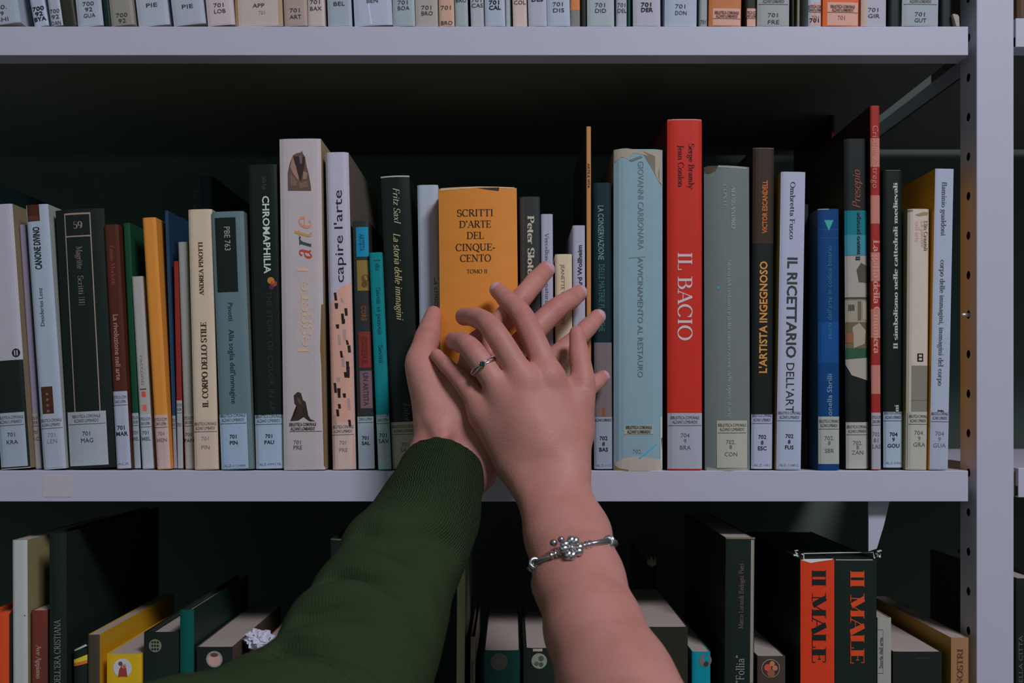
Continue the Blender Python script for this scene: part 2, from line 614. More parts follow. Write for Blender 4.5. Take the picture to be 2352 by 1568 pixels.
        if inv:
            s.F(inv, 'sans', c0, y1 - 8, 5, (95, 98, 118), min(lw * .8, 50), True, 0.00045)
        return s

    def done(s):
        s.mb.build('cover', s.root, fix=False)
        if s.pg:
            s.pg.build('page_block', s.root)
        if s.lab:
            s.lab.build('spine_label', s.root, fix=False)
        return s


BK = (18, 26, 25)
# ---- middle shelf, from the left
b = Book('mid', 'tall dark teal book added past the left edge, only its side seen', (-112, -70), 392, (-80, -42), (14, 34, 38), Y=.004, d=.16, side=(12, 26, 30)).done()  # filler book added at the row's open end to keep light out
b = Book('mid', 'wide white book at the left edge, black band low on its spine', (-40, 25), 470, (0, 70), (158, 152, 176), side=(120, 105, 88))
b.R(0, 1, 828, 1078, BK).label(948, 1072, [('701', 1003), ('KRA', 1020)], 0, .93, (142, 148, 176))
b.C(.8, 812, 9, BK, sy=1.1).R(.74, .78, 806, 818, (158, 152, 176), off=.0003).R(.82, .86, 806, 818, (158, 152, 176), off=.0003).done()
b = Book('mid', 'thin lilac book squeezed between the wide white book and the white spine with brown boxes', (40, 57), 516, (78, 95), (128, 118, 152), Y=0.012, d=0.14)
b.label(950, 1078, [('701', 997), ('KO', 1012)], 0, 1, (140, 132, 142), hp=8).done()
b = Book('mid', 'white leaning book with a brown picture box at top and another above its label', (58, 108), 470, (99, 151), (146, 154, 184), side=(140, 142, 150))
b.R(.06, .62, 470, 508, (66, 30, 22)).R(.1, .56, 496, 506, (90, 40, 34), off=.0002)
b.T('CANONE DIVINO', 'bold', 'u', -4, 619, 521, 15, BK).T('Desiderius Lenz', 'sans', 'u', -4, 750, 661, 9, (50, 52, 60))
b.R(.14, .66, 888, 950, (62, 34, 26))
for q in range(4):
    b.C(.4, 905 + 13 * q, 3, (120, 80, 74))
b.label(955, 1074, [('701', 1004), ('LEN', 1018)], 0, 1, (148, 152, 182), ink=(104, 106, 126)).done()
b = Book('mid', 'thick black book with a thin rose frame and the number 59 on its spine', (116, 238), 480, (153, 264), BK, hard=True, b=.003, Y=.006)
for x0, x1, y0, y1 in ((.2, .74, 489, 493), (.2, .74, 541, 544)):
    b.R(x0, x1, y0, y1, (140, 118, 116))
b.R(.2, .222, 489, 946, (140, 118, 116)).R(.718, .74, 489, 946, (140, 118, 116))
b.F('59', 'serif', -3, 525, 16, (130, 112, 112), 22)
b.T('Magritte', 'serif', 'd', -2, 566, 618, 14, (112, 100, 102)).T('Scritti [II]', 'serif', 'd', -2, 633, 702, 13, (112, 100, 102))
b.label(945, 1069, [('701', 1000), ('MAG', 1016)], .04, .84, (146, 150, 172)).done()
b = Book('mid', 'narrow rust brown book with pale lettering, its white label standing taller than the neighbours', (234, 270), 516, (263, 301), (70, 32, 24), Y=.006, d=.14)
b.T('Ennio Morlotti', 'serif', 'd', 0, 564, 655, 10, (128, 62, 58)).T('La rivoluzione nell arte', 'bold', 'd', 0, 722, 874, 11, (150, 106, 104))
b.label(899, 1076, [('701', 987), ('MAR', 1001)], 0, 1, (150, 152, 184), font='bold', hp=9, hy=908, inv='ALZ').done()
b = Book('mid', 'dark green narrow book right of the rust brown one', (271, 299), 512, (300, 322), (16, 62, 44), Y=.012, d=.13)
b.label(949, 1078, [('701', 998), ('MEL', 1012)], 0, 1, (142, 150, 168), hp=8, font='bold', ink=(80, 86, 100)).done()
b = Book('mid', 'low off-white book with two small red squares near its base', (300, 327), 635, (323, 354), (152, 146, 156), Y=.010, d=.10)
b.T('racconti', 'sans', 'd', 0, 815, 885, 8, (120, 112, 118)).R(.32, .68, 899, 912, (196, 74, 66)).R(.32, .68, 930, 944, (200, 92, 84)).R(.2, .75, 893, 895, INK)
b.label(952, 1078, [('701', 998), ('MEL', 1012)], 0, 1, (152, 156, 182), hp=8, font='bold', ink=(80, 84, 100)).done()
b = Book('mid', 'grey and brown mottled book set back behind the low white one', (305, 326), 500, (318, 340), (98, 92, 94), Y=.115, d=.12)
b.R(.2, .9, 530, 630, (62, 54, 52)).done()
b = Book('mid', 'plain bright orange book left of the dark blue spine', (326, 357), 500, (361, 391), (206, 122, 54), Y=.005)
b.label(953, 1078, [('701', 1000), ('MEN', 1015)], 0, 1, (176, 148, 156), hp=8, font='bold', ink=(120, 96, 104)).done()
b = Book('mid', 'slim dark blue book between the orange and the red spines', (366, 388), 484, (393, 404), (28, 52, 84), Y=.012, d=.14)
b.R(.25, .4, 490, 1060, (36, 74, 120)).label(955, 1078, [], 0, 1, (130, 128, 150)).done()
b = Book('mid', 'narrow dark red book half hidden by the pale grey one', (397, 410), 600, (404, 422), (124, 38, 34), Y=.012, d=.12)
b.label(920, 1078, [('701', 980)], 0, 1, (140, 146, 160), hp=8).done()
b = Book('mid', 'pale grey book shorter than the cream spine beside it', (404, 432), 556, (424, 446), (138, 136, 144), Y=.010, d=.12)
b.label(950, 1078, [('701', 1002), ('PAN', 1016)], 0, 1, (150, 140, 146), hp=8).done()
b = Book('mid', 'tall navy book set back in shadow above the cream spine', (398, 470), 405, (420, 480), (16, 30, 46), Y=.165, d=.13)
b.T('La pittura', 'serif', 'd', -26, 436, 520, 13, (54, 66, 80)).done()
b = Book('mid', 'cream book with black serif capitals reading upward', (431, 486), 481, (447, 501), (186, 166, 158), Y=.002, side=(150, 130, 100), d=.14)
b.T('ANDREA PINOTTI', 'sbold', 'u', 0, 678, 556, 10, (58, 46, 36)).T('IL CORPO DELLO STILE', 'sbold', 'u', 2, 936, 740, 13, (52, 42, 32))
b.label(963, 1078, [('701', 1012), ('PIN', 1032)], 0, 1, (184, 160, 160), hp=9, ink=(120, 100, 100)).done()
b = Book('mid', 'slate blue paperback with a black box at the top of its spine', (487, 555), 486, (503, 585), (88, 106, 122), side=(92, 96, 98), Y=.0)
b.R(.1, .75, 500, 671, BK).T('PBE 763', 'sans', 'd', -2, 520, 577, 13, (140, 148, 152))
b.T('Pinotti', 'sans', 'd', -1, 695, 738, 11, (34, 40, 48)).T('Alla soglia dell\'immagine', 'sans', 'd', -1, 757, 928, 12, (30, 36, 44))
b.label(951, 1080, [('701', 1007), ('PIN', 1021)], 0, .86, (142, 158, 196), font='bold', hp=8.5, hy=950, inv='ALZ-112488').done()
b = Book('mid', 'black book with bold white capitals running downward, right of the slate blue one', (567, 637), 378, (590, 651), BK, Y=.004, rough=.4)
b.T('CHROMAPHILIA', 'bold', 'd', 6, 450, 628, 15, (176, 186, 190)).T('Stella Paul', 'serif', 'd', 4, 405, 436, 9, (60, 66, 68))
b.C(.7, 645, 8, (168, 110, 50)).C(.8, 652, 7, (150, 60, 50)).C(.72, 660, 6, (70, 40, 70))
b.T('THE STORY OF COLOR IN ART', 'bold', 'd', 8, 668, 960, 12, (34, 40, 42))
b.label(953, 1077, [('701', 1006), ('PAU', 1020)], 0, 1, (146, 160, 196), font='bold', hp=8.5, hy=952, inv='ALZ-099178').done()
b = Book('mid', 'tall worn white book with a carved bust pictured at the top of its spine', (636, 739), 319, (652, 744), (168, 156, 172), side=(140, 120, 100), Y=.0, d=.17)
b.Pg([(.2, 438), (.2, 397), (.25, 376), (.33, 357), (.43, 352), (.515, 351), (.55, 347), (.565, 352), (.62, 361), (.66, 384), (.7, 397), (.75, 427), (.76, 439)], (92, 68, 66))
b.Pg([(.327, 361), (.26, 384), (.35, 402), (.45, 415), (.475, 402), (.376, 376)], (146, 108, 102), .0003).Pg([(.35, 359), (.62, 361), (.6, 384), (.55, 402), (.515, 417), (.45, 402), (.386, 376)], (48, 38, 40), .0004)
b.Pg([(.575, 394), (.68, 398), (.65, 412), (.565, 412)], (134, 106, 94), .0003).Pg([(.24, 400), (.33, 404), (.42, 418), (.4, 430), (.27, 426)], (112, 82, 80), .0003).Pg([(.45, 422), (.66, 416), (.7, 430), (.5, 434)], (110, 84, 78), .0003)
b.Pg([(.48, 358), (.56, 358), (.55, 376), (.5, 378)], (96, 84, 84), .0005)
b.T('leggere l', 'serif', 'u', 2, 812, 612, 26, (196, 160, 148))
for c, y0, y1, q in (('a', 597, 575, (176, 62, 48)), ('r', 572, 550, (52, 66, 72)), ('t', 552, 533, (176, 130, 84)), ('e', 530, 503, (192, 128, 110))):
    b.T(c, 'ital', 'u', 1, y0, y1, 44, q)
b.Pg([(.177, 967), (.25, 952), (.367, 945), (.39, 937), (.285, 927), (.285, 919), (.27, 908), (.367, 900), (.446, 903), (.46, 912), (.49, 919), (.554, 923), (.53, 935), (.46, 945), (.586, 951), (.67, 963), (.78, 968), (.64, 968), (.5, 958), (.435, 952), (.38, 958), (.367, 966)], (54, 40, 42))
b.Pg([(.34, 912), (.42, 916), (.46, 930), (.38, 926)], (84, 64, 64), .0003)
b.Pg([(.96, 700), (1.0, 700), (1.0, 1075), (.97, 1070), (.94, 840), (.92, 800)], (104, 76, 42))
b.F('BIBLIOTECA COMUNALE', 'bold', -2, 978, 7, (70, 62, 64), 62, True).F('ALZANO LOMBARDO', 'bold', -2, 988, 7, (70, 62, 64), 56, True).R(.16, .93, 990.5, 992, (70, 62, 64), True)
b.F('701', 'sans', -14, 1020, 9, (96, 82, 92), None, True).F('PRE', 'sans', -14, 1032, 9, (96, 82, 92), None, True).done()
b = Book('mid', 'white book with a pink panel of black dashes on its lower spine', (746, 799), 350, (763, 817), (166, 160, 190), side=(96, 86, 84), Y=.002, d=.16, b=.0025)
b.Pg([(.02, 1078), (.02, 720), (.2, 690), (.35, 668), (.98, 648), (.98, 1078)], (192, 144, 140))
rr = random.Random(3)
for q in range(26):
    y = 672 + q * 12.2
    f = rr.uniform(.08, .8)
    if y > 965:
        break
    hh = rr.uniform(9, 26)
    b.Pg([(f, y), (f + rr.uniform(.07, .16), y), (f + .14, y + hh), (f + .03, y + hh)], (34, 24, 26) if rr.random() < .75 else (158, 128, 136), .0003)
b.T('capire l\'arte', 'sans', 'u', 1, 651, 436, 19, (36, 34, 40))
b.label(970, 1081, [('701', 1021), ('PRE', 1038)], .02, .98, (184, 158, 162), hp=8.5, ink=(116, 96, 100)).done()
b = Book('mid', 'charcoal book with blue, yellow, red and mauve boxes down its spine', (810, 846), 508, (823, 861), (38, 42, 46), Y=.004, hard=True, b=.001)
b.R(.2, .95, 522, 590, (18, 120, 168)).T('ARTISTA', 'bold', 'd', 2, 538, 577, 11, (28, 66, 110)).R(.2, .95, 598, 668, (126, 102, 56)).C(.7, 640, 9, (100, 60, 36)).C(.65, 654, 7, (92, 56, 36))
b.T('CORE', 'bold', 'd', 2, 702, 738, 11, (120, 62, 36)).R(.2, .95, 762, 845, (118, 40, 40)).T('ESSERE', 'bold', 'd', 2, 772, 836, 12, (84, 32, 34)).R(.22, .97, 852, 938, (112, 82, 96)).T('UN ARTISTA', 'bold', 'd', 3, 856, 932, 11, (58, 50, 56))
b.label(957, 1080, [('701', 1010), ('SAL', 1022)], 0, 1, (146, 156, 182), font='bold', hp=8, hy=948).done()
b = Book('mid', 'turquoise narrow book beside the charcoal one with coloured boxes', (843, 876), 580, (862, 900), (0, 112, 128), Y=.0, d=.13)
b.T('[ dis', 'sans', 'd', 4, 596, 622, 11, (10, 70, 82)).T('Savoir et pouvoir', 'serif', 'd', 3, 660, 770, 10, (4, 70, 82)).T('Savini', 'serif', 'd', 3, 792, 834, 10, (4, 66, 80))
b.label(952, 1080, [('701', 1005), ('SAV', 1018)], 0, 1, (148, 164, 186), hp=9.5, hy=950).done()
b = Book('mid', 'black book with cream italics reading downward, white line along its top edge', (872, 941), 405, (903, 966), BK, Y=.002, hard=True, b=.002, rough=.35)
b.R(0, 1, 404, 407, (160, 158, 160)).T('Fritz Saxl', 'ital', 'd', 2, 431, 512, 15, (156, 152, 140)).T('La storia delle immagini', 'ital', 'd', -1, 535, 734, 16, (168, 156, 120)).T('Laterza', 'ital', 'd', 6, 925, 985, 16, (70, 74, 72))
b.label(969, 1079, [('701', 1026), ('SAX', 1038)], 0, .98, (158, 148, 146), hp=9.5, ink=(96, 84, 84)).done()
b = Book('mid', 'white glossy book just left of the ochre book, partly in its shadow', (946, 1010), 425, (966, 1012), (152, 160, 188), Y=.004, d=.14, rough=.3)
b.R(.45, .97, 470, 700, (158, 148, 172)).T('La critica d arte', 'sans', 'd', 17, 637, 760, 10, (60, 60, 74)).done()

# the ochre book being pulled out
b = Book('mid', 'thick ochre volume pulled out by the two hands, six lines of black serif lettering', (1006, 1187), 431, (1014, 1194), (192, 118, 52), Y=-.018, hard=True, b=.0035, d=.15, side=(180, 112, 48), yb=1080)
for t, y, ww, hh in (('SCRITTI', 497, 84, 16), ('D\'ARTE', 523, 74, 16), ('DEL', 549, 40, 16), ('CINQUE-', 576, 92, 16), ('CENTO', 601, 72, 16), ('TOMO II', 628, 48, 9)):
    b.F(t, 'serif', -6 if t != 'TOMO II' else -3, y, hh, (40, 32, 26), ww)
b.Pg([(.5, 432), (.78, 431), (.77, 439), (.62, 436)], (46, 34, 28)).Pg([(.02, 436), (.03, 430), (.5, 429), (.97, 430), (.98, 433), (.5, 432)], (200, 160, 140)).done()
b = Book('mid', 'dark grey book with bold pale serif lettering, right of the ochre book', (1194, 1240), 452, (1197, 1243), (44, 48, 52), Y=.004, side=(70, 70, 72))
b.R(.0, .22, 455, 1075, (58, 58, 62)).T('Peter Sloterdijk', 'sbold', 'd', 2, 496, 690, 15, (170, 164, 160)).done()
b = Book('mid', 'narrow pale blue-white book under the highest fingertip', (1242, 1270), 492, (1246, 1272), (150, 152, 184), Y=.006, d=.13)
b.T('Vercellone', 'serif', 'd', 0, 536, 606, 9, (84, 88, 122)).T('la natura dell\'arte', 'serif', 'd', 0, 634, 760, 9, (84, 88, 122)).done()
b = Book('mid', 'short cream book standing between two white ones behind the fingers', (1275, 1314), 584, (1278, 1316), (190, 172, 160), Y=.003, d=.13)
b.T('JEANETTE WINTERSON', 'sans', 'd', -2, 608, 745, 8, (116, 98, 88)).done()
b = Book('mid', 'narrow white book with black bold author name reading upward', (1314, 1345), 518, (1320, 1345), (154, 152, 184), Y=.003, d=.13)
b.T('Richard Wollheim', 'bold', 'u', 2, 690, 563, 10, (44, 44, 52)).label(950, 1080, [('70', 1007), ('CA', 1020)], 0, 1, (140, 160, 182), font='bold', hp=8, head=False).done()
b = Book('mid', 'very tall thin tan booklet beside the white book with black bold lettering', (1346.5, 1357), 291, (1347, 1358), (170, 116, 78), Y=.002, d=.15, side=(34, 26, 22))  # side cover coloured dark to stand in for its shade
b.T('ARTE E VITA', 'bold', 'd', 0, 376, 433, 5, (60, 44, 38)).done()
b = Book('mid', 'dark teal book with pale blue capitals and a grey block low on its spine', (1360, 1405), 420, (1366, 1407), (12, 34, 42), Y=.004, side=(60, 50, 46))
b.T('LA CONSERVAZIONE ', 'sans', 'd', -3, 472, 601, 13, (112, 140, 160)).T('DELLE MATERIE PLASTICHE', 'sans', 'd', -2, 607, 762, 13, (52, 104, 96))
b.R(.04, .98, 787, 958, (104, 94, 104)).R(.4, .6, 936, 962, (130, 76, 56))
b.label(958, 1080, [('702', 1011), ('8', 1024), ('BAS', 1037)], 0, 1, (134, 140, 168), font='bold', hp=8.5, head=False, inv='ALZ-112').F('ALZANO LOMBARDO', 'bold', 0, 968, 6, (70, 72, 82), 38, True).R(.02, .98, 962, 963, (50, 50, 60), True).done()
b = Book('mid', 'wide pale blue book with a torn tan top corner', (1410, 1523), 343, (1410, 1523), (120, 144, 168), Y=.0, d=.18, b=.003, side=(120, 100, 84), rough=.45)
b.Pg([(.02, 372), (.0, 343), (.25, 341), (.55, 346), (.98, 347), (.99, 420), (.93, 418), (.9, 402), (.93, 380), (.86, 360), (.6, 356), (.4, 352), (.28, 366), (.16, 360)], (150, 138, 134))
b.Pg([(.3, 368), (.55, 358), (.58, 362), (.36, 372)], (96, 106, 112), .0003).Pg([(.94, 418), (.99, 400), (.985, 424)], (176, 130, 136), .0003)
b.T('GIOVANNI CARBONARA', 'sans', 'd', 5, 370, 574, 13, (92, 104, 122)).T('AVVICINAMENTO AL RESTAURO', 'sans', 'd', 4, 592, 868, 12, (82, 94, 112))
b.Pg([(.3, 592), (.64, 589), (.64, 591), (.3, 594)], (104, 122, 134))
b.Pg([(.95, 960), (.99, 955), (.995, 1078), (.95, 1060)], (176, 172, 180)).Pg([(.97, 1008), (.995, 1004), (.995, 1036)], (80, 60, 46), .0003)
b.Pg([(.02, 1062), (.2, 1052), (.5, 1048), (.98, 1056), (.98, 1082), (.02, 1082)], (160, 148, 150)).Pg([(.02, 1070), (.12, 1076), (.3, 1079), (.3, 1082), (.02, 1082)], (124, 96, 66), .0003)
b.R(.2, .8, 976, 1000, (148, 150, 154), True)
b.F('BIBLIOTECA COMUNALE', 'bold', 1, 985, 7, (70, 74, 80), 60, True).F('ALZANO LOMBARDO', 'bold', 1, 995, 7, (70, 74, 80), 54, True).R(.2, .8, 997, 998.3, (70, 74, 80), True)
b.F('702.', 'sans', -2, 1041, 9, (118, 122, 134), None, True).Pg([(.5, 1052), (.86, 1020), (.88, 1021), (.52, 1055)], (60, 150, 200), .0003).done()
b = Book('mid', 'tall red hardback with large pale capitals between the pale blue and grey books', (1533, 1613), 274, (1534, 1613), (178, 42, 34), Y=.0, d=.19, b=.0018, side=(70, 26, 24), rough=.4)
b.T('Serge Bramly', 'serif', 'd', 15, 330, 434, 13, (44, 18, 20)).T('Jean Coulon', 'serif', 'd', -9, 333, 430, 13, (44, 18, 20)).T('IL BACIO', 'serif', 'd', 0, 579, 783, 33, (190, 170, 190)).R(.02, .98, 274, 277, (176, 110, 110))
b.label(949, 1077, [('704', 1005), ('9', 1018), ('BRA', 1033)], 0, 1, (146, 146, 172), hp=9.5, ink=(76, 76, 92)).done()
b = Book('mid', 'wide grey clothbound book with faded lettering and chipped top', (1619, 1723), 382, (1621, 1725), (98, 104, 112), Y=.0, hard=True, b=.0035, d=.17, side=(70, 74, 78))
b.Pg([(.02, 396), (.0, 384), (.06, 380), (.3, 381), (.24, 392), (.1, 398)], (76, 64, 58)).Pg([(.28, 384), (.3, 380), (.96, 383), (.92, 388), (.5, 386)], (132, 134, 138))
b.T('ALESSANDRO', 'sbold', 'd', 13, 428, 526, 9, (128, 136, 144)).T('CONTI', 'sbold', 'd', -6, 424, 474, 9, (122, 130, 138)).T('Storia del restauro e della conservazione delle opere d arte', 'sbold', 'd', 4, 598, 960, 10, (122, 130, 138)).C(.29, 661, 3, (50, 140, 180))
b.label(966, 1075, [('702.', 1020), ('8', 1031)], .25, .93, (156, 152, 154), hp=9, ink=(76, 72, 76), cx=-4).F('CON', 'sans', 6, 1048, 9, (76, 72, 76), None, True)
b.Pg([(.03, 1082), (.03, 1073), (.3, 1078), (.9, 1074), (.98, 1082)], (136, 134, 134)).done()
b = Book('mid', 'dark brown to black book with orange capitals reading upward', (1730, 1779), 340, (1726, 1774), (20, 24, 24), Y=.004, d=.16, side=(26, 24, 22))
b.R(0, 1, 340, 560, (48, 36, 28)).R(0, 1, 340, 342, (96, 80, 70), off=.0002)
b.T('VICTOR ESCANDELL', 'bold', 'u', 3, 536, 415, 11, (186, 96, 40)).T('L\'ARTISTA INGEGNOSO', 'bold', 'u', 1, 858, 600, 17, (216, 130, 64))
b.label(952, 1079, [('702', 1008), ('8', 1021), ('ESC', 1034)], 0, 1, (150, 156, 192), font='bold', hp=8.5, hy=950, inv='ALZ-101').done()
b = Book('mid', 'white book with big black capitals running down, brown print along its left side', (1797, 1848), 395, (1781, 1842), (156, 158, 194), side=(150, 116, 72), Y=.0, d=.15, b=.001)
b.T('Ombretta Fusco', 'serif', 'd', -1, 418, 550, 11, (52, 54, 64)).T('IL RICETTARIO', 'bold', 'd', 1, 590, 823, 22, (52, 54, 58)).T('DELL\'ARTE', 'sans', 'd', 0, 832, 962, 18, (44, 46, 50))
b.label(948, 1079, [('702', 1006), ('8', 1019), ('FUS', 1032)], 0, 1, (152, 158, 194), font='bold', hp=8.5, hy=944, inv='ALZ-114812').done()
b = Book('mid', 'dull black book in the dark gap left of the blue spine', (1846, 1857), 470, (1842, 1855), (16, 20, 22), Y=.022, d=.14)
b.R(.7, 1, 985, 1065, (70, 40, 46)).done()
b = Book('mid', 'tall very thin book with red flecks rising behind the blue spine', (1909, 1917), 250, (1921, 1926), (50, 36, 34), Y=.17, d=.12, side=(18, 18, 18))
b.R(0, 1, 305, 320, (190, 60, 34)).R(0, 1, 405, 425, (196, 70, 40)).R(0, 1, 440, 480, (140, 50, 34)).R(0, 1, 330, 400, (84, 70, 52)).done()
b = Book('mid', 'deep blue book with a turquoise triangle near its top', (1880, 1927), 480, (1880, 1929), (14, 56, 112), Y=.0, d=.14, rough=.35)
b.Pg([(.28, 506), (.72, 506), (.5, 531)], (50, 150, 150)).R(0, 1, 527, 528.5, (24, 76, 140)).R(0, 1, 546, 547.5, (24, 76, 140)).R(0, .5, 480, 482, (140, 146, 156))
b.T('storia dell\'arte in codice binario', 'sans', 'u', 1, 780, 564, 10, (36, 110, 140)).T('Antonella Sbrilli', 'sans', 'u', 1, 985, 858, 11, (120, 140, 170)).R(0, 1, 740, 834, (10, 64, 130))
b.label(957, 1066, [('702.', 1011), ('8', 1022), ('SBR', 1040)], 0, 1, (150, 150, 156), hp=9, ink=(80, 78, 84)).done()
b = Book('mid', 'dark book with a seaside village picture in the middle of its spine', (1940, 1991), 319, (1944, 1996), (22, 26, 28), Y=.006, d=.14)
b.T('Presepio', 'ital', 'u', 0, 480, 392, 18, (132, 66, 58)).T('Il nuovo presepe', 'serif', 'u', 3, 600, 488, 10, (40, 60, 70))
b.R(0, 1, 484, 540, (10, 104, 124)).R(0, 1, 540, 588, (52, 120, 148)).R(0, 1, 586, 690, (148, 140, 142)).Pg([(.5, 620), (.7, 604), (.98, 612), (.98, 650), (.6, 648)], (74, 68, 60), .0003)
b.R(0, 1, 683, 686, (60, 52, 50), off=.0003).R(0, 1, 686, 740, (140, 130, 124))
for q in range(4):
    b.R(.14 + .07 * q, .18 + .07 * q, 700, 714, (50, 40, 38), off=.0003)
b.R(.55, .7, 692, 736, (96, 84, 76), off=.0003).R(.75, .95, 694, 735, (150, 138, 130), off=.0003).R(0, 1, 740, 800, (98, 84, 62)).Pg([(.3, 752), (.6, 742), (.9, 760), (.85, 790), (.35, 800)], (146, 136, 132), .0003).R(0, .35, 765, 788, (128, 80, 62), off=.0003)
b.R(0, 1, 800, 826, (40, 76, 60)).Pg([(.0, 826), (1, 822), (1, 875), (.6, 868), (.25, 862), (.0, 838)], (150, 142, 140), .0003)
b.T('Il nuovo presepe', 'serif', 'u', 3, 598, 488, 10, (24, 44, 56), off=.0004)
b.label(970, 1078, [('702.', 1022), ('8', 1032), ('ZAN', 1044)], 0, 1, (156, 152, 158), hp=9, ink=(84, 80, 86)).done()
b = Book('mid', 'tallest narrow book with alternating red and pink blocks', (1992, 2021), 243, (1996, 2023), (140, 36, 34), Y=.001, d=.15, side=(40, 16, 16))  # left cover painted dark red where it falls in shade
for y0, y1 in ((318, 384), (449, 514), (580, 646), (710, 776), (839, 905)):
    b.R(0, 1, y0, y1, (170, 106, 104))
b.T('Cristina Astrego', 'sans', 'd', 0, 288, 434, 13, (176, 110, 108), off=.0003).T('La gatta della Ciminiera', 'sbold', 'd', 2, 552, 812, 15, (186, 124, 122), off=.0003)
b.label(948, 1078, [('702.', 1002), ('81', 1016), ('LAS', 1030)], 0, 1, (148, 144, 170), hp=9, ink=(84, 80, 96)).done()
b = Book('mid', 'black book with wide-spaced white gothic lettering reading upward', (2028, 2074), 392, (2031, 2073), BK, Y=.008, d=.14, rough=.4)
b.T('Il simbolismo nelle cattedrali medievali', 'sbold', 'u', 5, 802, 420, 10, (160, 166, 168)).T('ni', 'sbold', 'u', 7, 946, 930, 10, (160, 166, 168)).R(.1, .9, 391, 392.5, (80, 80, 80))
b.label(946, 1074, [('704', 1002), ('9', 1014), ('GOU', 1028)], 0, 1, (146, 158, 190), font='bold', hp=8.5, hy=944, inv='ALZ-2456').done()
b = Book('mid', 'shorter cream book with a grey block above its label, second from the metal post', (2083, 2136), 480, (2079, 2131), (178, 164, 166), Y=.002, d=.14, side=(120, 108, 76), b=.002)
b.T('Elio Grazioli', 'serif', 'd', 16, 507, 577, 9, (74, 66, 70)).T('La polvere', 'serif', 'd', 9, 508, 568, 9, (190, 140, 144)).T('nell arte', 'serif', 'd', -4, 508, 556, 9, (196, 150, 152)).R(.0, .2, 482, 486, (130, 110, 80)).Pg([(.3, 494), (.7, 487), (.98, 488), (.9, 494), (.5, 497)], (140, 120, 90))
b.R(.46, .74, 812, 831, BK).R(.53, .67, 815, 820, (178, 164, 166), off=.0003).R(.53, .67, 823, 828, (178, 164, 166), off=.0003)
b.R(.2, 1, 840, 946, (116, 110, 108)).R(.2, 1, 919, 920.5, (104, 92, 90), off=.0002)
b.label(946, 1078, [('704.', 999), ('9', 1012), ('GRA', 1026)], .06, 1, (160, 156, 160), hp=9.5, ink=(86, 82, 88), cx=2).done()
b = Book('mid', 'white book with orange left side, last before the metal post', (2149, 2190), 388, (2133, 2178), (150, 156, 188), Y=.0, d=.14, side=(206, 128, 34), b=.0005)
b.T('flaminio gualdoni', 'serif', 'd', 0, 418, 542, 11, (66, 70, 88)).T('corpo delle immagini, immagini del corpo', 'serif', 'd', 0, 597, 886, 11, (62, 66, 84)).T('f', 'serif', 'd', 2, 940, 948, 14, (40, 42, 52))
b.label(948, 1078, [('704', 1001), ('9', 1014), ('GUA', 1028)], 0, 1, (148, 152, 184), hp=9.5, ink=(84, 86, 104), hy=946).done()

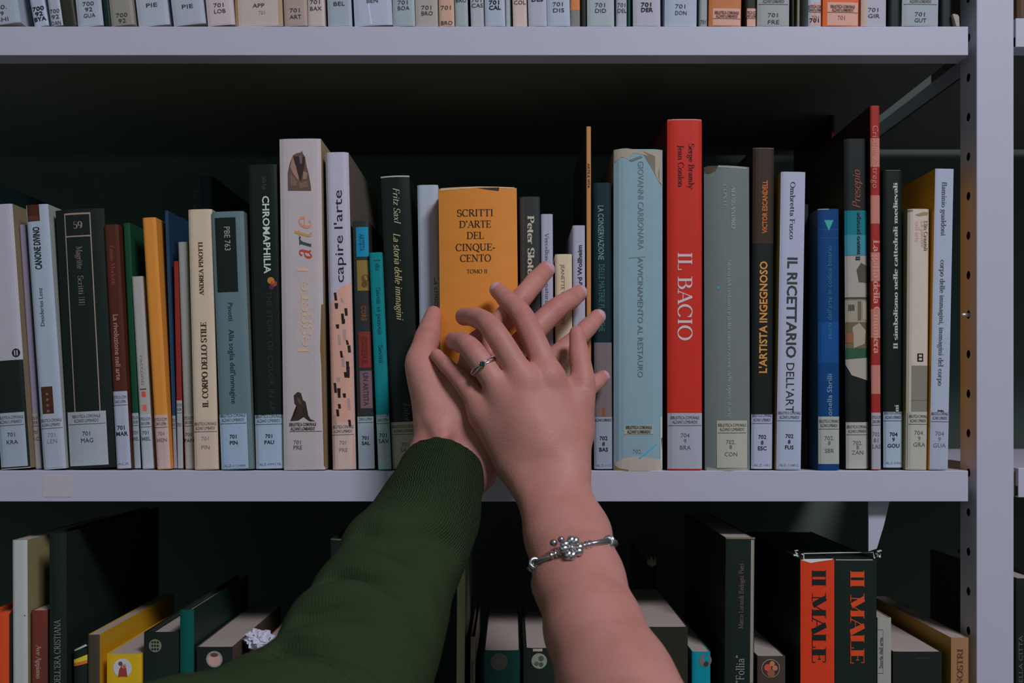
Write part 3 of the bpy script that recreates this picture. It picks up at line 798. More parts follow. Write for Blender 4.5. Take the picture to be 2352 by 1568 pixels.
# ---- top shelf: only the feet of the spines are in the picture
TOP = [
    # x at row 0, x at row 60, colour, lettering [(text, baseline row)], bold, description
    ((-40, 41), (-32, 50), (142, 148, 172), [('00.', 22), ('9', 36), ('SHI', 50)], 0, 'wide grey-white book at the left corner of the top shelf'),
    ((42, 101), (53, 112), (152, 156, 188), [('700', 25), ('92', 37), ('BYA', 49)], 1, 'bright white book with bold call lettering 700 92 BYA'),
    ((106, 138), (114, 147), (146, 150, 174), [('700', 31), ('92', 44), ('DAN', 58)], 0, 'narrow white book labelled 700 92 DAN'),
    ((140, 164), (149, 172), (40, 40, 34), [], 0, 'dark brown book between the labels DAN and GUA'),
    ((168, 222), (176, 226), (148, 152, 178), [('700', 14), ('92', 27), ('GUA', 41)], 0, 'white book labelled 700 92 GUA'),
    ((226, 246), (233, 252), (10, 34, 34), [], 0, 'blackish green book right of the label GUA'),
    ((247, 300), (254, 306), (126, 120, 122), [('700', 40), ('92', 53)], 0, 'worn grey-tan book with a label ending at 92'),
    ((303, 383), (310, 390), (150, 154, 180), [('PIE', 17)], 0, 'first of two white books labelled PIE'),
    ((387, 470), (393, 478), (148, 152, 178), [('PIE', 20)], 0, 'second of two white books labelled PIE'),
    ((474, 531), (480, 536), (172, 156, 172), [('701', 17), ('LOB', 31)], 0, 'pinkish white book with a faded label'),
    ((540, 646), (543, 648), (168, 152, 158), [('APP', 18)], 0, 'very wide cream book with yellowed edges'),
    ((658, 697), (662, 698), (150, 130, 132), [('701', 29), ('ART', 44)], 0, 'tan book labelled 701 ART'),
    ((698, 744), (700, 746), (170, 154, 162), [('701', 10), ('BAX', 25)], 0, 'pinkish book labelled 701 BAX'),
    ((747, 804), (750, 806), (140, 146, 170), [('BEL', 14)], 0, 'blue-grey book labelled BEL'),
    ((807, 899), (810, 902), (156, 158, 192), [('BEN', 7)], 0, 'wide glossy white book with a painted highlight on its jacket'),
    ((902, 947), (905, 948), (138, 146, 166), [('701', 11), ('BOA', 24)], 0, 'blue-grey book labelled 701 BOA'),
    ((952, 1000), (955, 1000), (150, 140, 146), [('701', 23), ('BRO', 36)], 0, 'taupe book labelled 701 BRO'),
    ((1004, 1040), (1006, 1041), (178, 140, 134), [('701', 23), ('BRO', 58)], 0, 'salmon book right of the taupe one'),
    ((1042, 1076), (1043, 1078), (138, 146, 160), [('BRU', 6)], 0, 'grey-green book labelled BRU'),
    ((1077, 1107), (1080, 1108), (152, 150, 172), [('701', 5), ('CAS', 18)], 0, 'narrow white book labelled 701 CAS'),
    ((1109, 1157), (1111, 1158), (150, 156, 186), [('701', 11), ('CAL', 23)], 1, 'white book with bold label 701 CAL'),
    ((1159, 1171), (1160, 1172), (142, 150, 164), [], 0, 'sliver-thin grey book right of the bold label CAL'),
    ((1174, 1213), (1175, 1215), (180, 158, 162), [('COL', 11)], 0, 'pale pink book labelled COL'),
    ((1215, 1253), (1217, 1254), (152, 152, 180), [('DES', 4)], 1, 'white book labelled DES'),
    ((1255, 1306), (1257, 1307), (150, 156, 188), [('701', 15), ('DIS', 29)], 0, 'bluish white book labelled 701 DIS'),
    ((1308, 1331), (1309, 1331), (112, 108, 116), [], 0, 'small grey book with an orange upper half'),
    ((1334, 1344), (1335, 1344), (24, 26, 22), [], 0, 'dark gap-filling book left of the label DID'),
    ((1346, 1413), (1346, 1414), (144, 152, 172), [('701', 17), ('DID', 30)], 0, 'grey-white book labelled 701 DID'),
    ((1416, 1441), (1416, 1441), (150, 150, 172), [('701', 17), ('DEL', 30)], 0, 'narrow white book labelled 701 DEL'),
    ((1442, 1448), (1442, 1448), (14, 74, 74), [], 0, 'sliver of green book between the labels DEL and DER'),
    ((1450, 1519), (1450, 1520), (156, 152, 180), [('701', 16), ('DER', 28)], 1, 'white book with bold label 701 DER'),
    ((1525, 1603), (1524, 1603), (148, 154, 184), [('701', 20), ('DON', 35)], 0, 'white book labelled 701 DON'),
    ((1605, 1627), (1604, 1627), (134, 138, 150), [('701', 56)], 0, 'small grey book right of the label DON'),
    ((1629, 1703), (1628, 1702), (168, 100, 62), [], 0, 'orange-brown book with a pinkish label'),
    ((1706, 1737), (1706, 1737), (24, 26, 26), [], 0, 'black book right of the orange-brown one'),
    ((1742, 1811), (1742, 1810), (138, 138, 150), [('701', 40), ('FRE', 56)], 0, 'grey book labelled 701 FRE'),
    ((1815, 1824), (1815, 1824), (40, 40, 36), [], 0, 'thin dark book right of the label FRE'),
    ((1828, 1840), (1827, 1840), (110, 104, 98), [], 0, 'tiny grey-brown book in the dark gap'),
    ((1857, 1886), (1857, 1886), (150, 160, 190), [('701', 52)], 1, 'narrow bluish white book left of the vivid orange one'),
    ((1891, 1973), (1890, 1972), (226, 86, 40), [], 0, 'vivid orange book with a pink label'),
    ((1976, 2038), (1975, 2038), (154, 150, 176), [('701', 28), ('GIR', 42)], 0, 'white book with tan left edge labelled 701 GIR'),
    ((2041, 2070), (2040, 2070), (12, 24, 26), [], 0, 'black book between the labels GIR and GUT'),
    ((2073, 2156), (2072, 2155), (138, 144, 164), [('701', 38), ('GUT', 52)], 0, 'wide grey-white book labelled 701 GUT'),
    ((2160, 2188), (2159, 2188), (12, 20, 22), [], 0, 'black book at the right end of the top shelf'),
]
for i, (a, c, col, txt, bold, lab) in enumerate(TOP):
    lab = lab if 'top shelf' in lab else lab + ' on the top shelf'
    b = Book('top', lab, a, 0, c, col, Y=.0012 + .002 * (i % 3 == 1), h=.2 + .004 * ((i * 7) % 5), d=.14, b=.0008, hard=False)
    wpx = b.w / b.k
    if txt:
        b.R(.0, 1, -40, 61, col, True)
        for t, y in txt:
            b.F(t, 'bold' if bold else 'sans', 0, y, 9, (52, 52, 64) if not bold else INK, min(wpx * .86, len(t) * 9.2), True, .0003)
    if 'orange-brown' in lab or 'vivid orange' in lab:
        o_ = .12
        b.R(o_, .98, 6 if 'vivid' in lab else 20, 61, (188, 140, 136), True)
        y_ = 10 if 'vivid' in lab else 24
        b.F('BIBLIOTECA COMUNALE', 'bold', 4, y_ + 9, 6.5, (86, 62, 62), 56, True, .0003).F('ALZANO LOMBARDO', 'bold', 4, y_ + 17, 6.5, (86, 62, 62), 50, True, .0003).R(o_, .98, y_ + 19, y_ + 20, (96, 70, 70), True, .0003)
        if 'vivid' in lab:
            b.F('701', 'sans', 2, 46, 9, (130, 90, 92), None, True, .0003)
    if 'orange upper half' in lab:
        b.R(0, 1, -40, 24, (182, 112, 66))
    if 'tan left edge' in lab:
        b.R(0, .24, -40, 61, (168, 148, 146), True, .0002)
    if 'FRE' in lab and col == (138, 138, 150) or 'GUT' in lab and col == (138, 144, 164):
        b.F('ALZANO LOMBARDO', 'bold', 0, 7, 6.5, (90, 86, 92), 50, True, .0003).R(.04, .96, 10, 11.2, (84, 82, 88), True, .0003)
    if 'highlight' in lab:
        b.Pg([(.36, 0), (.4, 0), (.47, 57), (.42, 57)], (178, 178, 208))  # highlight painted as a pale streak on the spine
    if 'yellowed' in lab:
        b.R(0, .06, -40, 61, (140, 112, 84)).R(.9, 1, -40, 61, (150, 130, 110)).F('701', 'sans', 8, 34, 8, (140, 120, 124), None, True, .0003)
    b.done()
# ---- lower shelf: the tops of the spines
LD = (17, 25, 24)
b = Book('low', 'red-orange book cut by the left edge on the lower shelf', (-30, 21), 1406, None, (182, 56, 26), Y=.002, hard=True, b=.002)
b.done()
b = Book('low', 'thin black book squeezed left of the tall white one on the lower shelf', (21.5, 27), 1408, None, LD, Y=.002, pages=False).done()
b = Book('low', 'tall white book with cream right side on the lower shelf', (28, 60), 1241, (30, 66), (142, 140, 150), side=(112, 102, 76), Y=.0, d=.16)
b.C(.85, 1414, 1.5, (120, 40, 36)).done()
b = Book('low', 'dark red book with white author name reading downward, lower left', (70, 108), 1402, (72, 108), (88, 36, 32), Y=.002)
b.R(.72, 1, 1440, 1568, (70, 40, 40)).T('Ave Appiano', 'serif', 'd', 0, 1482, 1558, 11, (140, 118, 116)).done()
b = Book('low', 'tall black book with spaced serif capitals reading upward, lower left', (111, 150), 1226, None, LD, Y=-.002, hard=True, b=.002, d=.19)
b.T('DELL\'ERA CRISTIANA', 'light', 'u', 1, 1574, 1424, 14, (112, 116, 116)).done()
b = Book('low', 'short black book with a yellow and orange flag stripe on its spine', (168, 199), 1490, None, LD, Y=.003, hard=True)
b.Pg([(0, 1516), (1, 1504), (1, 1516), (0, 1524)], (196, 150, 40)).Pg([(0, 1524), (1, 1516), (1, 1524), (0, 1531)], (190, 84, 36)).Pg([(0, 1494), (.9, 1480), (1, 1484), (.1, 1496)], (140, 138, 136)).done()
b = Book('low', 'dark brown book with a mustard yellow side, lower left', (201, 228), 1458, None, (54, 44, 40), side=(150, 112, 20), Y=.002, d=.16).done()
b = Book('low', 'bright orange book with a round picture of a figure in red', (245, 325), 1502, None, (206, 130, 20), Y=.0, b=.0006)
b.C(.46, 1534, 21.5, (150, 150, 168)).Pg([(.33, 1554), (.36, 1538), (.44, 1526), (.56, 1532), (.6, 1554)], (120, 44, 40), .0003).C(.4, 1524, 5, (90, 50, 44), .0003).C(.5, 1530, 5, (170, 120, 110), .0003).C(.54, 1526, 4, (186, 140, 130), .0003).done()
b = Book('low', 'black book with a small round net-like emblem, lower left', (329, 409), 1453, None, LD, Y=.0, hard=True, b=.0015)
b.C(.34, 1483, 15, (92, 92, 80))
for q in range(9):
    b.C(.34 + .08 * ((q % 3) - 1), 1483 + 8 * ((q // 3) - 1), 2.6, (24, 28, 28), .0003)
b.done()
b = Book('low', 'plain petrol-green book rising above its neighbours, lower left', (412, 444), 1402, None, (0, 60, 60), Y=.0, hard=True, b=.0015, side=(14, 30, 30)).done()
b = Book('low', 'wide black book with a round portrait and pale page top', (451, 534), 1486, None, LD, Y=.0, side=(64, 54, 50), b=.0006)
b.C(.5, 1514, 19, (110, 108, 110)).C(.5, 1515, 15, (156, 118, 120), .0003).C(.5, 1504, 9, (70, 50, 50), .0004, .5).done()
b = Book('low', 'rust brown book carrying a crumpled tissue, beside the green sleeve', (568, 602), 1508, None, (120, 62, 20), Y=.0, b=.0006, d=.16).done()
b = Book('low', 'tall black book with a brown top edge behind the green sleeve', (758, 820), 1238, None, LD, Y=.008, hard=True, side=LD)
b.R(0, 1, 1238, 1241, (90, 74, 64)).done()
b = Book('low', 'tall cream-edged book emerging right of the green sleeve', (1050, 1069), 1290, (1045, 1063), (120, 108, 92), Y=.0, side=(90, 84, 80)).done()
b = Book('low', 'thin brown-grey book with tiny script lettering below the crossed wrists', (1081, 1092), 1462, (1075, 1086), (92, 78, 74), Y=.002)
b.T('Dino Buzzati', 'ital', 'd', 0, 1516, 1566, 6, (40, 36, 36)).done()
b = Book('low', 'dark teal book with a dim round emblem below the crossed wrists', (1112, 1194), 1494, None, (10, 40, 42), Y=.0, side=LD)
b.C(.42, 1520, 20, (56, 50, 50)).done()
b = Book('low', 'black book with a mottled grey disc left of the bare forearm', (1202, 1275), 1490, None, LD, Y=.0, hard=True, b=.001)
b.C(.5, 1518, 18, (104, 106, 96)).C(.56, 1512, 6, (60, 62, 58), .0003).C(.42, 1524, 5, (66, 66, 62), .0003).C(.56, 1526, 5, (56, 58, 56), .0003).R(.3, .6, 1490, 1496, (130, 122, 110)).done()
b = Book('low', 'wide black book with a tan page top right of the bare forearm', (1478, 1580), 1440, None, (30, 28, 24), Y=.0, b=.0006).done()
b = Book('low', 'slim dark book with a frayed white top standing behind the tan page top', (1486, 1508), 1288, None, (14, 36, 38), Y=.175, d=.12)
b.Pg([(.0, 1294), (.15, 1282), (.3, 1292), (.5, 1276), (.65, 1290), (.85, 1280), (1, 1296), (.5, 1302)], (138, 132, 124)).done()
b = Book('low', 'turquoise blue book with a grey round picture at its right edge', (1590, 1632), 1497, None, (0, 104, 126), Y=.0, b=.001)
b.C(.72, 1517, 15, (84, 80, 86)).C(.76, 1525, 6, (40, 40, 44), .0003).done()
b = Book('low', 'tall black book with pale strip down its right edge and quoted title', (1664, 1738), 1236, (1664, 1724), LD, Y=.0, d=.17, b=.0006)
b.R(.86, .97, 1240, 1568, (112, 102, 98)).R(.0, 1, 1234, 1238, (96, 84, 74), off=.0002)
b.T('Marco Lorandi Bedogni Pieri', 'light', 'u', 2, 1444, 1294, 11, (100, 82, 80)).T('"Follia"', 'light', 'u', 1, 1570, 1504, 19, (120, 120, 118)).done()
b = Book('low', 'dark brown book with a round flower picture, left of the red spine', (1740, 1804), 1507, None, (52, 42, 40), Y=.0, b=.0006)
b.C(.47, 1535, 21, (150, 130, 126)).C(.47, 1535, 20, (44, 38, 36), .0003).C(.36, 1533, 8, (168, 60, 54), .0004).C(.52, 1524, 6, (150, 90, 60), .0004).C(.62, 1534, 6, (150, 84, 80), .0004).C(.48, 1546, 9, (110, 66, 50), .0004).done()
b = Book('low', 'red spine of the pair with bold black slab capitals', (1839, 1917), 1285, None, (190, 44, 22), Y=.0, b=.0006, d=.16, side=LD, pgm=mat((.012, .016, .016), .5))
b.T('II MALE', 'fat', 'd', 3, 1308, 1524, 32, (22, 24, 26)).Pg([(.02, 1287), (.1, 1284), (.98, 1283), (.9, 1286), (.6, 1289), (.3, 1293)], (170, 160, 166)).done()
b = Book('low', 'black spine of the pair with bold red slab capitals', (1918, 2014), 1285, None, LD, Y=.0, b=.0006, d=.16, pgm=mat((.012, .016, .016), .5))
b.T('II MALE', 'fat', 'd', 3, 1310, 1526, 32, (176, 54, 26)).R(.02, .9, 1285, 1287, (128, 130, 134)).done()
b = Book('low', 'grey-white book with a thin black frame, right of the red and black pair', (2016, 2047), 1419, None, (122, 118, 120), Y=.0, side=(120, 92, 56), b=.0004)
b.R(.02, .4, 1446, 1447, INK).R(.38, .4, 1446, 1547, INK).R(.02, .4, 1546, 1547, INK).T('Storia dell arte', 'bold', 'u', -8, 1535, 1464, 8, (70, 68, 68)).done()
b = Book('low', 'black book with a ragged cream page top near the metal post', (2052, 2164), 1497, None, (20, 24, 24), Y=.0, b=.0006)
b.R(.45, .75, 1511, 1512, (50, 52, 52)).done()
b = Book('low', 'tan book with brown capitals, last before the metal post on the lower shelf', (2185, 2225), 1465, (2183, 2223), (122, 86, 64), Y=.0, side=(128, 98, 48), b=.0004, d=.16)
b.T('I NOSTRI', 'sbold', 'u', 0, 1590, 1490, 13, (74, 46, 36)).done()

# crumpled tissue lying on the rust brown book
mt = mat((.75, .75, .85), .9, .1)
bm = bmesh.new()
bmesh.ops.create_icosphere(bm, subdivisions=4, radius=1)
for v in bm.verts:
    n = noise.noise(v.co * 2.2) * .5 + noise.noise(v.co * 5) * .35
    v.co *= 1 + n
    v.co = Vector((v.co.x * .0085, v.co.y * .011, v.co.z * .006))
me = bpy.data.meshes.new('crumpled_tissue')
bm.to_mesh(me)
bm.free()
me.materials.append(mt)
o = bpy.data.objects.new('crumpled_tissue', me)
COL.objects.link(o)
o.location = P(597, 1487, .022)
o.location.z = ZC + (HY - 1508) * S + .0065
tag(o, 'crumpled pale blue-white tissue lying on a book on the lower shelf', 'tissue')
o.rotation_euler = (0.2, 0.1, 0.4)

# torn plastic wrap round the red and black pair: only its crumpled rear corners show
wrap = MB()
wm = mat(pc((150, 154, 158), 2), .25, .6)
for cx, sd in ((1836, 1), (2012, 2)):
    r_ = random.Random(sd)
    for q in range(9):
        p = P(cx + r_.uniform(-10, 12), 1272 + r_.uniform(-6, 8), .018)
        a = Vector((r_.uniform(-.003, .003), r_.uniform(-.002, .002), r_.uniform(-.0015, .0015)))
        c2 = Vector((r_.uniform(-.0012, .0012), r_.uniform(-.002, .002), r_.uniform(-.0016, .0016)))
        wrap.add([p, p + a, p + a + c2, p + c2 * 1.2], [(0, 1, 2, 3)], wm)
wrap.tube([P(1846, 1283.5, .006), P(1846, 1271, .02), P(1930, 1269, .021), P(2006, 1268.5, .02), P(2008, 1282, .006)], .0004, wm, 6)
o = wrap.build('plastic_wrap')
tag(o, 'torn clear plastic wrap crinkled over the top of the red and black pair', 'plastic wrap')

# ------------------------------------------------------------------ metal shelving
PAINT = mat(pc((141, 138, 165), 1, 1), .42, .4, bump=.12, mottle=.03, name='white_paint', mscale=20)
DARK = mat((0.09, 0.12, 0.10), .8, .1, mottle=.15, mscale=6, name='shade_backing')  # dark tone stands in for the unlit depth behind the books
UNDER = mat((0.12, 0.14, 0.105), .6, .2, name='shaded_underside')  # underside coloured darker than the paint to imitate the shade there


def shelf(x0, x1, pt, pb, parent):
    z1 = ZC + (HY - pt) * S
    z0 = ZC + (HY - pb) * S
    mb = MB()
    mb.box(x0, x1, 0.001, .315, z1 - .0015, z1 - .0002, PAINT)
    mb.box(x0, x1, 0, .0012, z0, z1 - .0002, PAINT)
    mb.box(x0, x1, .0012, .018, z0, z0 + .001, PAINT)
    mb.box(x0, x1, .3138, .315, z0 + .0075, z1 - .0015, PAINT)
    mb.box(x0 + .0005, x1 - .0005, .018, .3138, z0 + .006, z0 + .007, UNDER)
    mb.box(x0, x0 + .001, .0012, .3138, z0 + .0075, z1 - .0015, PAINT)
    mb.box(x1 - .001, x1, .0012, .3138, z0 + .0075, z1 - .0015, PAINT)
    return mb.build('shelf', parent, bevel=.0004)


def X0(px, Y=0):
    return (px - 1176) * S * (D + Y) / D


def post(px0, px1, Y0, dep, parent, hole_side, name='upright_post'):
    x0, x1 = X0(px0, Y0), X0(px1, Y0)
    bm = bmesh.new()
    bmesh.ops.create_cube(bm, size=1)
    for v in bm.verts:
        v.co = Vector(((x0 + x1) / 2 + v.co.x * (x1 - x0), Y0 + dep / 2 + v.co.y * dep, 1.0 + v.co.z * 2.0))
    me = bpy.data.meshes.new(name)
    bm.to_mesh(me)
    bm.free()
    me.materials.append(PAINT)
    o = bpy.data.objects.new(name, me)
    COL.objects.link(o)
    if hole_side:
        cb = bmesh.new()
        for k in range(-8, 12):
            zz = ZC + (HY - (541 + 90.7 * k)) * S * 1.0185
            if zz < .05 or zz > 1.95:
                continue
            r = bmesh.ops.create_cone(cb, cap_ends=True, segments=20, radius1=.0027, radius2=.0027, depth=.024)
            for v in r['verts']:
                c = v.co.copy()
                v.co = Vector((x0 + c.z, Y0 + dep / 2 + c.y, zz + c.x))
        bmesh.ops.recalc_face_normals(cb, faces=cb.faces[:])
        cm = bpy.data.meshes.new('cut')
        cb.to_mesh(cm)
        cb.free()
        cm.materials.append(DARK)
        co = bpy.data.objects.new('cut', cm)
        COL.objects.link(co)
        md = o.modifiers.new('holes', 'BOOLEAN')
        md.object = co
        md.solver = 'EXACT'
        bpy.context.view_layer.update()
        ev = o.evaluated_get(bpy.context.evaluated_depsgraph_get())
        nm = bpy.data.meshes.new_from_object(ev)
        o.modifiers.clear()
        o.data = nm
        bpy.data.objects.remove(co)
        nm.materials.clear()
        nm.materials.append(PAINT)
        nm.materials.append(mat((.008, .01, .01), .9, .05, mottle=0, name='hole_shade'))  # near-black colour paints the shade inside the holes
        for p in nm.polygons:
            c = p.center
            p.material_index = int(x0 + .0004 < c.x < x0 + .0125 and abs(c.y - Y0 - dep / 2) < .0032)
    bv = o.modifiers.new('bevel', 'BEVEL')
    bv.width = .0008
    bv.segments = 2
    bv.limit_method = 'ANGLE'
    bv.angle_limit = 1.2
    o.parent = parent
    return o


unit = thing('shelving_unit', 'white perforated metal shelving unit holding three rows of library books', 'bookshelf')
xl, xr = X0(-900), X0(2224)
shelf(xl, xr, 60, 127, unit)
shelf(xl, xr, 1080, 1151.5, unit)
shelf(xl, xr, 2100, 2168, unit)
post(2243, 2329, .0, .0268, unit, True)
post(-1010, -924, .0, .0268, unit, False)
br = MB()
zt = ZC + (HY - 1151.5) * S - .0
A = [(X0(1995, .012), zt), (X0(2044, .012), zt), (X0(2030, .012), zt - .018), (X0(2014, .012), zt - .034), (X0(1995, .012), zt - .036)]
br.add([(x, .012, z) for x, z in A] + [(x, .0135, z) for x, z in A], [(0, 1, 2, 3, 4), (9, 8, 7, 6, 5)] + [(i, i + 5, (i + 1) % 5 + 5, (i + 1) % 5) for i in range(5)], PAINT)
br.build('added_plate', unit)  # pale plate added for the bright tapered patch below the shelf
pb = MB()
pb.box(xl, X0(2329), .335, .34, .02, 2.0, DARK)
pb.build('back_panel', unit)
cl = MB()
cl.tube([P(2200, 127, .03), P(2201.5, 146, .03)], .0005, PAINT, 6)
cl.build('shelf_clip', unit)
pg_ = MB()
pg_.tube([P(2221, 723, .013) + Vector((.006, 0, 0)), P(2218, 723, .011), P(2210, 723, .008)], [.0016, .0016, .001], mat((.7, .7, .72), .3, .5, metal=.6), 8)
pg_.build('shelf_peg', unit)

tp = MB()
tp.box(X0(99), X0(164), -.00025, -.00005, ZC + (HY - 1141) * S, ZC + (HY - 1092) * S, mat(pc((146, 138, 158), 1, 1), .6, .2, mottle=.08))
tp.build('tape_strip', unit, label='faded beige strip of tape')

unit2 = thing('shelving_unit', 'neighbouring white shelves seen at the right edge beyond the metal post', 'bookshelf')
shelf(X0(2333), X0(3300), 41, 108, unit2)
shelf(X0(2339), X0(3300), 1074, 1142, unit2)
shelf(X0(2339), X0(3300), 2100, 2168, unit2)
post(3310, 3396, .0, .0268, unit2, False)
pb = MB()
pb.box(X0(2330), X0(3396), .335, .34, .02, 2.0, DARK)
pb.build('back_panel', unit2)
cm_ = MB()
cm_.box(X0(2331), X0(2338), .004, .012, ZC + (HY - 1142) * S, ZC + (HY - 1078) * S, mat(pc((104, 92, 84)), .5))
cm_.build('shelf_clip', unit2)
# two books of the neighbouring unit just touching the frame
b = Book('low', 'black book with faint white lettering at the right edge, beyond the metal post', (2336, 2420), 1330, None, LD, Y=.002, hard=True, b=.001)
b.T('STORIA DELLA CITTA', 'sans', 'u', -33, 1660, 1460, 9, (70, 72, 72)).done()
ROWZ['top2'] = ZC + (HY - 41) * S
PLACED['top2'] = []
GROUP['top2'] = 'books on the neighbouring shelves'
b = Book('top2', 'brownish book on the neighbouring top shelf, cut by the right edge', (2338, 2420), -500, None, (74, 52, 36), Y=.004)
b.done()
# torn paper slip beside the black book at the right end of the top shelf
sl = MB()
pts = [(2197, 60), (2192, 44), (2188, 32), (2191, 33), (2192, 31), (2195, 33), (2199, 33), (2203, 38), (2204, 60)]
ft = [P(x, y, .0006) for x, y in pts]
for v in ft:
    v.z = max(v.z, ROWZ['top'] + .0002)
bk = [p + Vector((.0003, .012, .0)) for p in ft]
n = len(pts)
sl.add(ft + bk, [tuple(range(n)), tuple(range(2 * n - 1, n - 1, -1))] + [(i, (i + 1) % n, n + (i + 1) % n, n + i) for i in range(n)], mat(pc((150, 140, 140)), .9, .1))
o = sl.build('paper_slip')
tag(o, 'small torn white paper slip standing at the right end of the top shelf', 'paper slip')

fl = MB()
fl.box(-2.5, 2.5, -3, 1.2, -.05, 0, mat((.2, .19, .18), .6, .3, name='floor_vinyl'))
o = fl.build('floor')
o['kind'] = 'structure'
wl = MB()
wl.box(-2.5, 2.5, 1.2, 1.25, 0, 3.6, mat((.3, .3, .3), .8, .1, name='wall_plaster'))
o = wl.build('wall_back')
o['kind'] = 'structure'
wl = MB()
wl.box(-2.5, 2.5, -3, 1.25, 3.6, 3.65, mat((.45, .45, .45), .8, .1, name='ceiling_plaster'))
o = wl.build('ceiling')
o['kind'] = 'structure'
# ------------------------------------------------------------------ people: hands and arms grown as one smooth surface


class Field:
    def __init__(s, lo, hi, h):
        s.h = h
        s.lo = np.array(lo)
        s.n = np.ceil((np.array(hi) - s.lo) / h).astype(int) + 1
        s.V = np.full(s.n, .03, np.float32)

    def sub(s, pts, r, pad):
        a = np.min(pts, 0) - r - pad
        b = np.max(pts, 0) + r + pad
        i0 = np.clip(np.floor((a - s.lo) / s.h).astype(int), 0, s.n - 1)
        i1 = np.clip(np.ceil((b - s.lo) / s.h).astype(int) + 1, 1, s.n)
        if np.any(i1 <= i0):
            return None, None
        sl = tuple(slice(p, q) for p, q in zip(i0, i1))
        ax = [s.lo[k] + s.h * np.arange(i0[k], i1[k]) for k in range(3)]
        return sl, np.meshgrid(*ax, indexing='ij', sparse=True)

    @staticmethod
    def cone(g, a, b, r1, r2):
        d = b - a
        L2 = max(d @ d, 1e-12)
        px, py, pz = g[0] - a[0], g[1] - a[1], g[2] - a[2]
        t = np.clip((px * d[0] + py * d[1] + pz * d[2]) / L2, 0, 1)
        return np.sqrt((px - t * d[0]) ** 2 + (py - t * d[1]) ** 2 + (pz - t * d[2]) ** 2) - (r1 + (r2 - r1) * t)

    def add(s, a, b, r1, r2, k):
        a, b = np.array(a), np.array(b)
        sl, g = s.sub([a, b], max(r1, r2), k + .006)
        if sl is None:
            return
        d = s.cone(g, a, b, r1, r2)
        v = s.V[sl]
        if k <= 0:
            s.V[sl] = np.minimum(v, d)
        else:
            h = np.clip(k - np.abs(v - d), 0, None) / k
            s.V[sl] = np.minimum(v, d) - h * h * k * .25

    def cut(s, a, b, r, k):
        a, b = np.array(a), np.array(b)
        sl, g = s.sub([a, b], r, k + .004)
        if sl is None:
            return
        d = -s.cone(g, a, b, r, r)
        v = s.V[sl]
        h = np.clip(k - np.abs(v - d), 0, None) / k
        s.V[sl] = np.maximum(v, d) + h * h * k * .25

    def merge(s, o, k):
        h = np.clip(k - np.abs(s.V - o.V), 0, None) / k
        s.V = np.minimum(s.V, o.V) - h * h * k * .25

    def mesh(s, its=3):
        V = s.V
        I = V < 0
        c = [I[i:I.shape[0] - 1 + i, j:I.shape[1] - 1 + j, k:I.shape[2] - 1 + k] for i in (0, 1) for j in (0, 1) for k in (0, 1)]
        cnt = sum(x.astype(np.int8) for x in c)
        act = (cnt > 0) & (cnt < 8)
        idx = np.argwhere(act)
        vid = np.full(act.shape, -1, np.int64)
        vid[act] = np.arange(len(idx))
        off = np.array([(i, j, k) for i in (0, 1) for j in (0, 1) for k in (0, 1)])
        vals = np.stack([V[idx[:, 0] + o[0], idx[:, 1] + o[1], idx[:, 2] + o[2]] for o in off], 1)
        acc = np.zeros((len(idx), 3))
        num = np.zeros(len(idx))
        for p in range(8):
            for q in range(p + 1, 8):
                if np.abs(off[p] - off[q]).sum() != 1:
                    continue
                va, vb = vals[:, p], vals[:, q]
                m = (va < 0) != (vb < 0)
                t = np.where(m, va / np.where(m, va - vb, 1), 0)
                acc += (off[p] + t[:, None] * (off[q] - off[p])) * m[:, None]
                num += m
        pos = s.lo + s.h * (idx + acc / num[:, None])
        F = []
        for ax in range(3):
            u, w_ = [(1, 2), (2, 0), (0, 1)][ax]
            sa = [slice(None)] * 3
            sb = [slice(None)] * 3
            sa[ax], sb[ax] = slice(0, -1), slice(1, None)
            A, B = I[tuple(sa)], I[tuple(sb)]
            e = np.argwhere(A != B)
            ok = np.all((e[:, [u, w_]] > 0) & (e[:, [u, w_]] < np.array(V.shape)[[u, w_]] - 1), 1)
            e = e[ok]
            flip = A[e[:, 0], e[:, 1], e[:, 2]]
            q = []
            for du, dw in ((1, 1), (0, 1), (0, 0), (1, 0)):
                f = e.copy()
                f[:, u] -= du
                f[:, w_] -= dw
                q.append(vid[f[:, 0], f[:, 1], f[:, 2]])
            q = np.stack(q, 1)
            q[~flip] = q[~flip][:, ::-1]
            F.append(q)
        F = np.concatenate(F)
        # light Laplacian smoothing
        for it in range(its):
            sm = np.zeros_like(pos)
            nn = np.zeros(len(pos))
            for a, b in ((0, 1), (1, 2), (2, 3), (3, 0)):
                for x, y in ((a, b), (b, a)):
                    np.add.at(sm, F[:, x], pos[F[:, y]])
                    np.add.at(nn, F[:, x], 1)
            pos = pos + (.5 if it != 2 else .3) * (sm / nn[:, None] - pos)
        return pos, F


def mk_mesh(name, pos, F, m, attrs=None):
    me = bpy.data.meshes.new(name)
    me.vertices.add(len(pos))
    me.vertices.foreach_set('co', pos.astype(np.float32).ravel())
    me.loops.add(F.size)
    me.loops.foreach_set('vertex_index', F.ravel().astype(np.int32))
    me.polygons.add(len(F))
    me.polygons.foreach_set('loop_start', np.arange(0, F.size, 4, dtype=np.int32))
    me.polygons.foreach_set('use_smooth', np.ones(len(F), bool))
    me.update(calc_edges=True)
    me.validate()
    me.materials.append(m)
    for k, v in (attrs or {}).items():
        if v.ndim == 1:
            a = me.attributes.new(k, 'FLOAT', 'POINT')
            a.data.foreach_set('value', v.astype(np.float32))
        else:
            a = me.attributes.new(k, 'FLOAT_VECTOR', 'POINT')
            a.data.foreach_set('vector', v.astype(np.float32).ravel())
    o = bpy.data.objects.new(name, me)
    COL.objects.link(o)
    return o


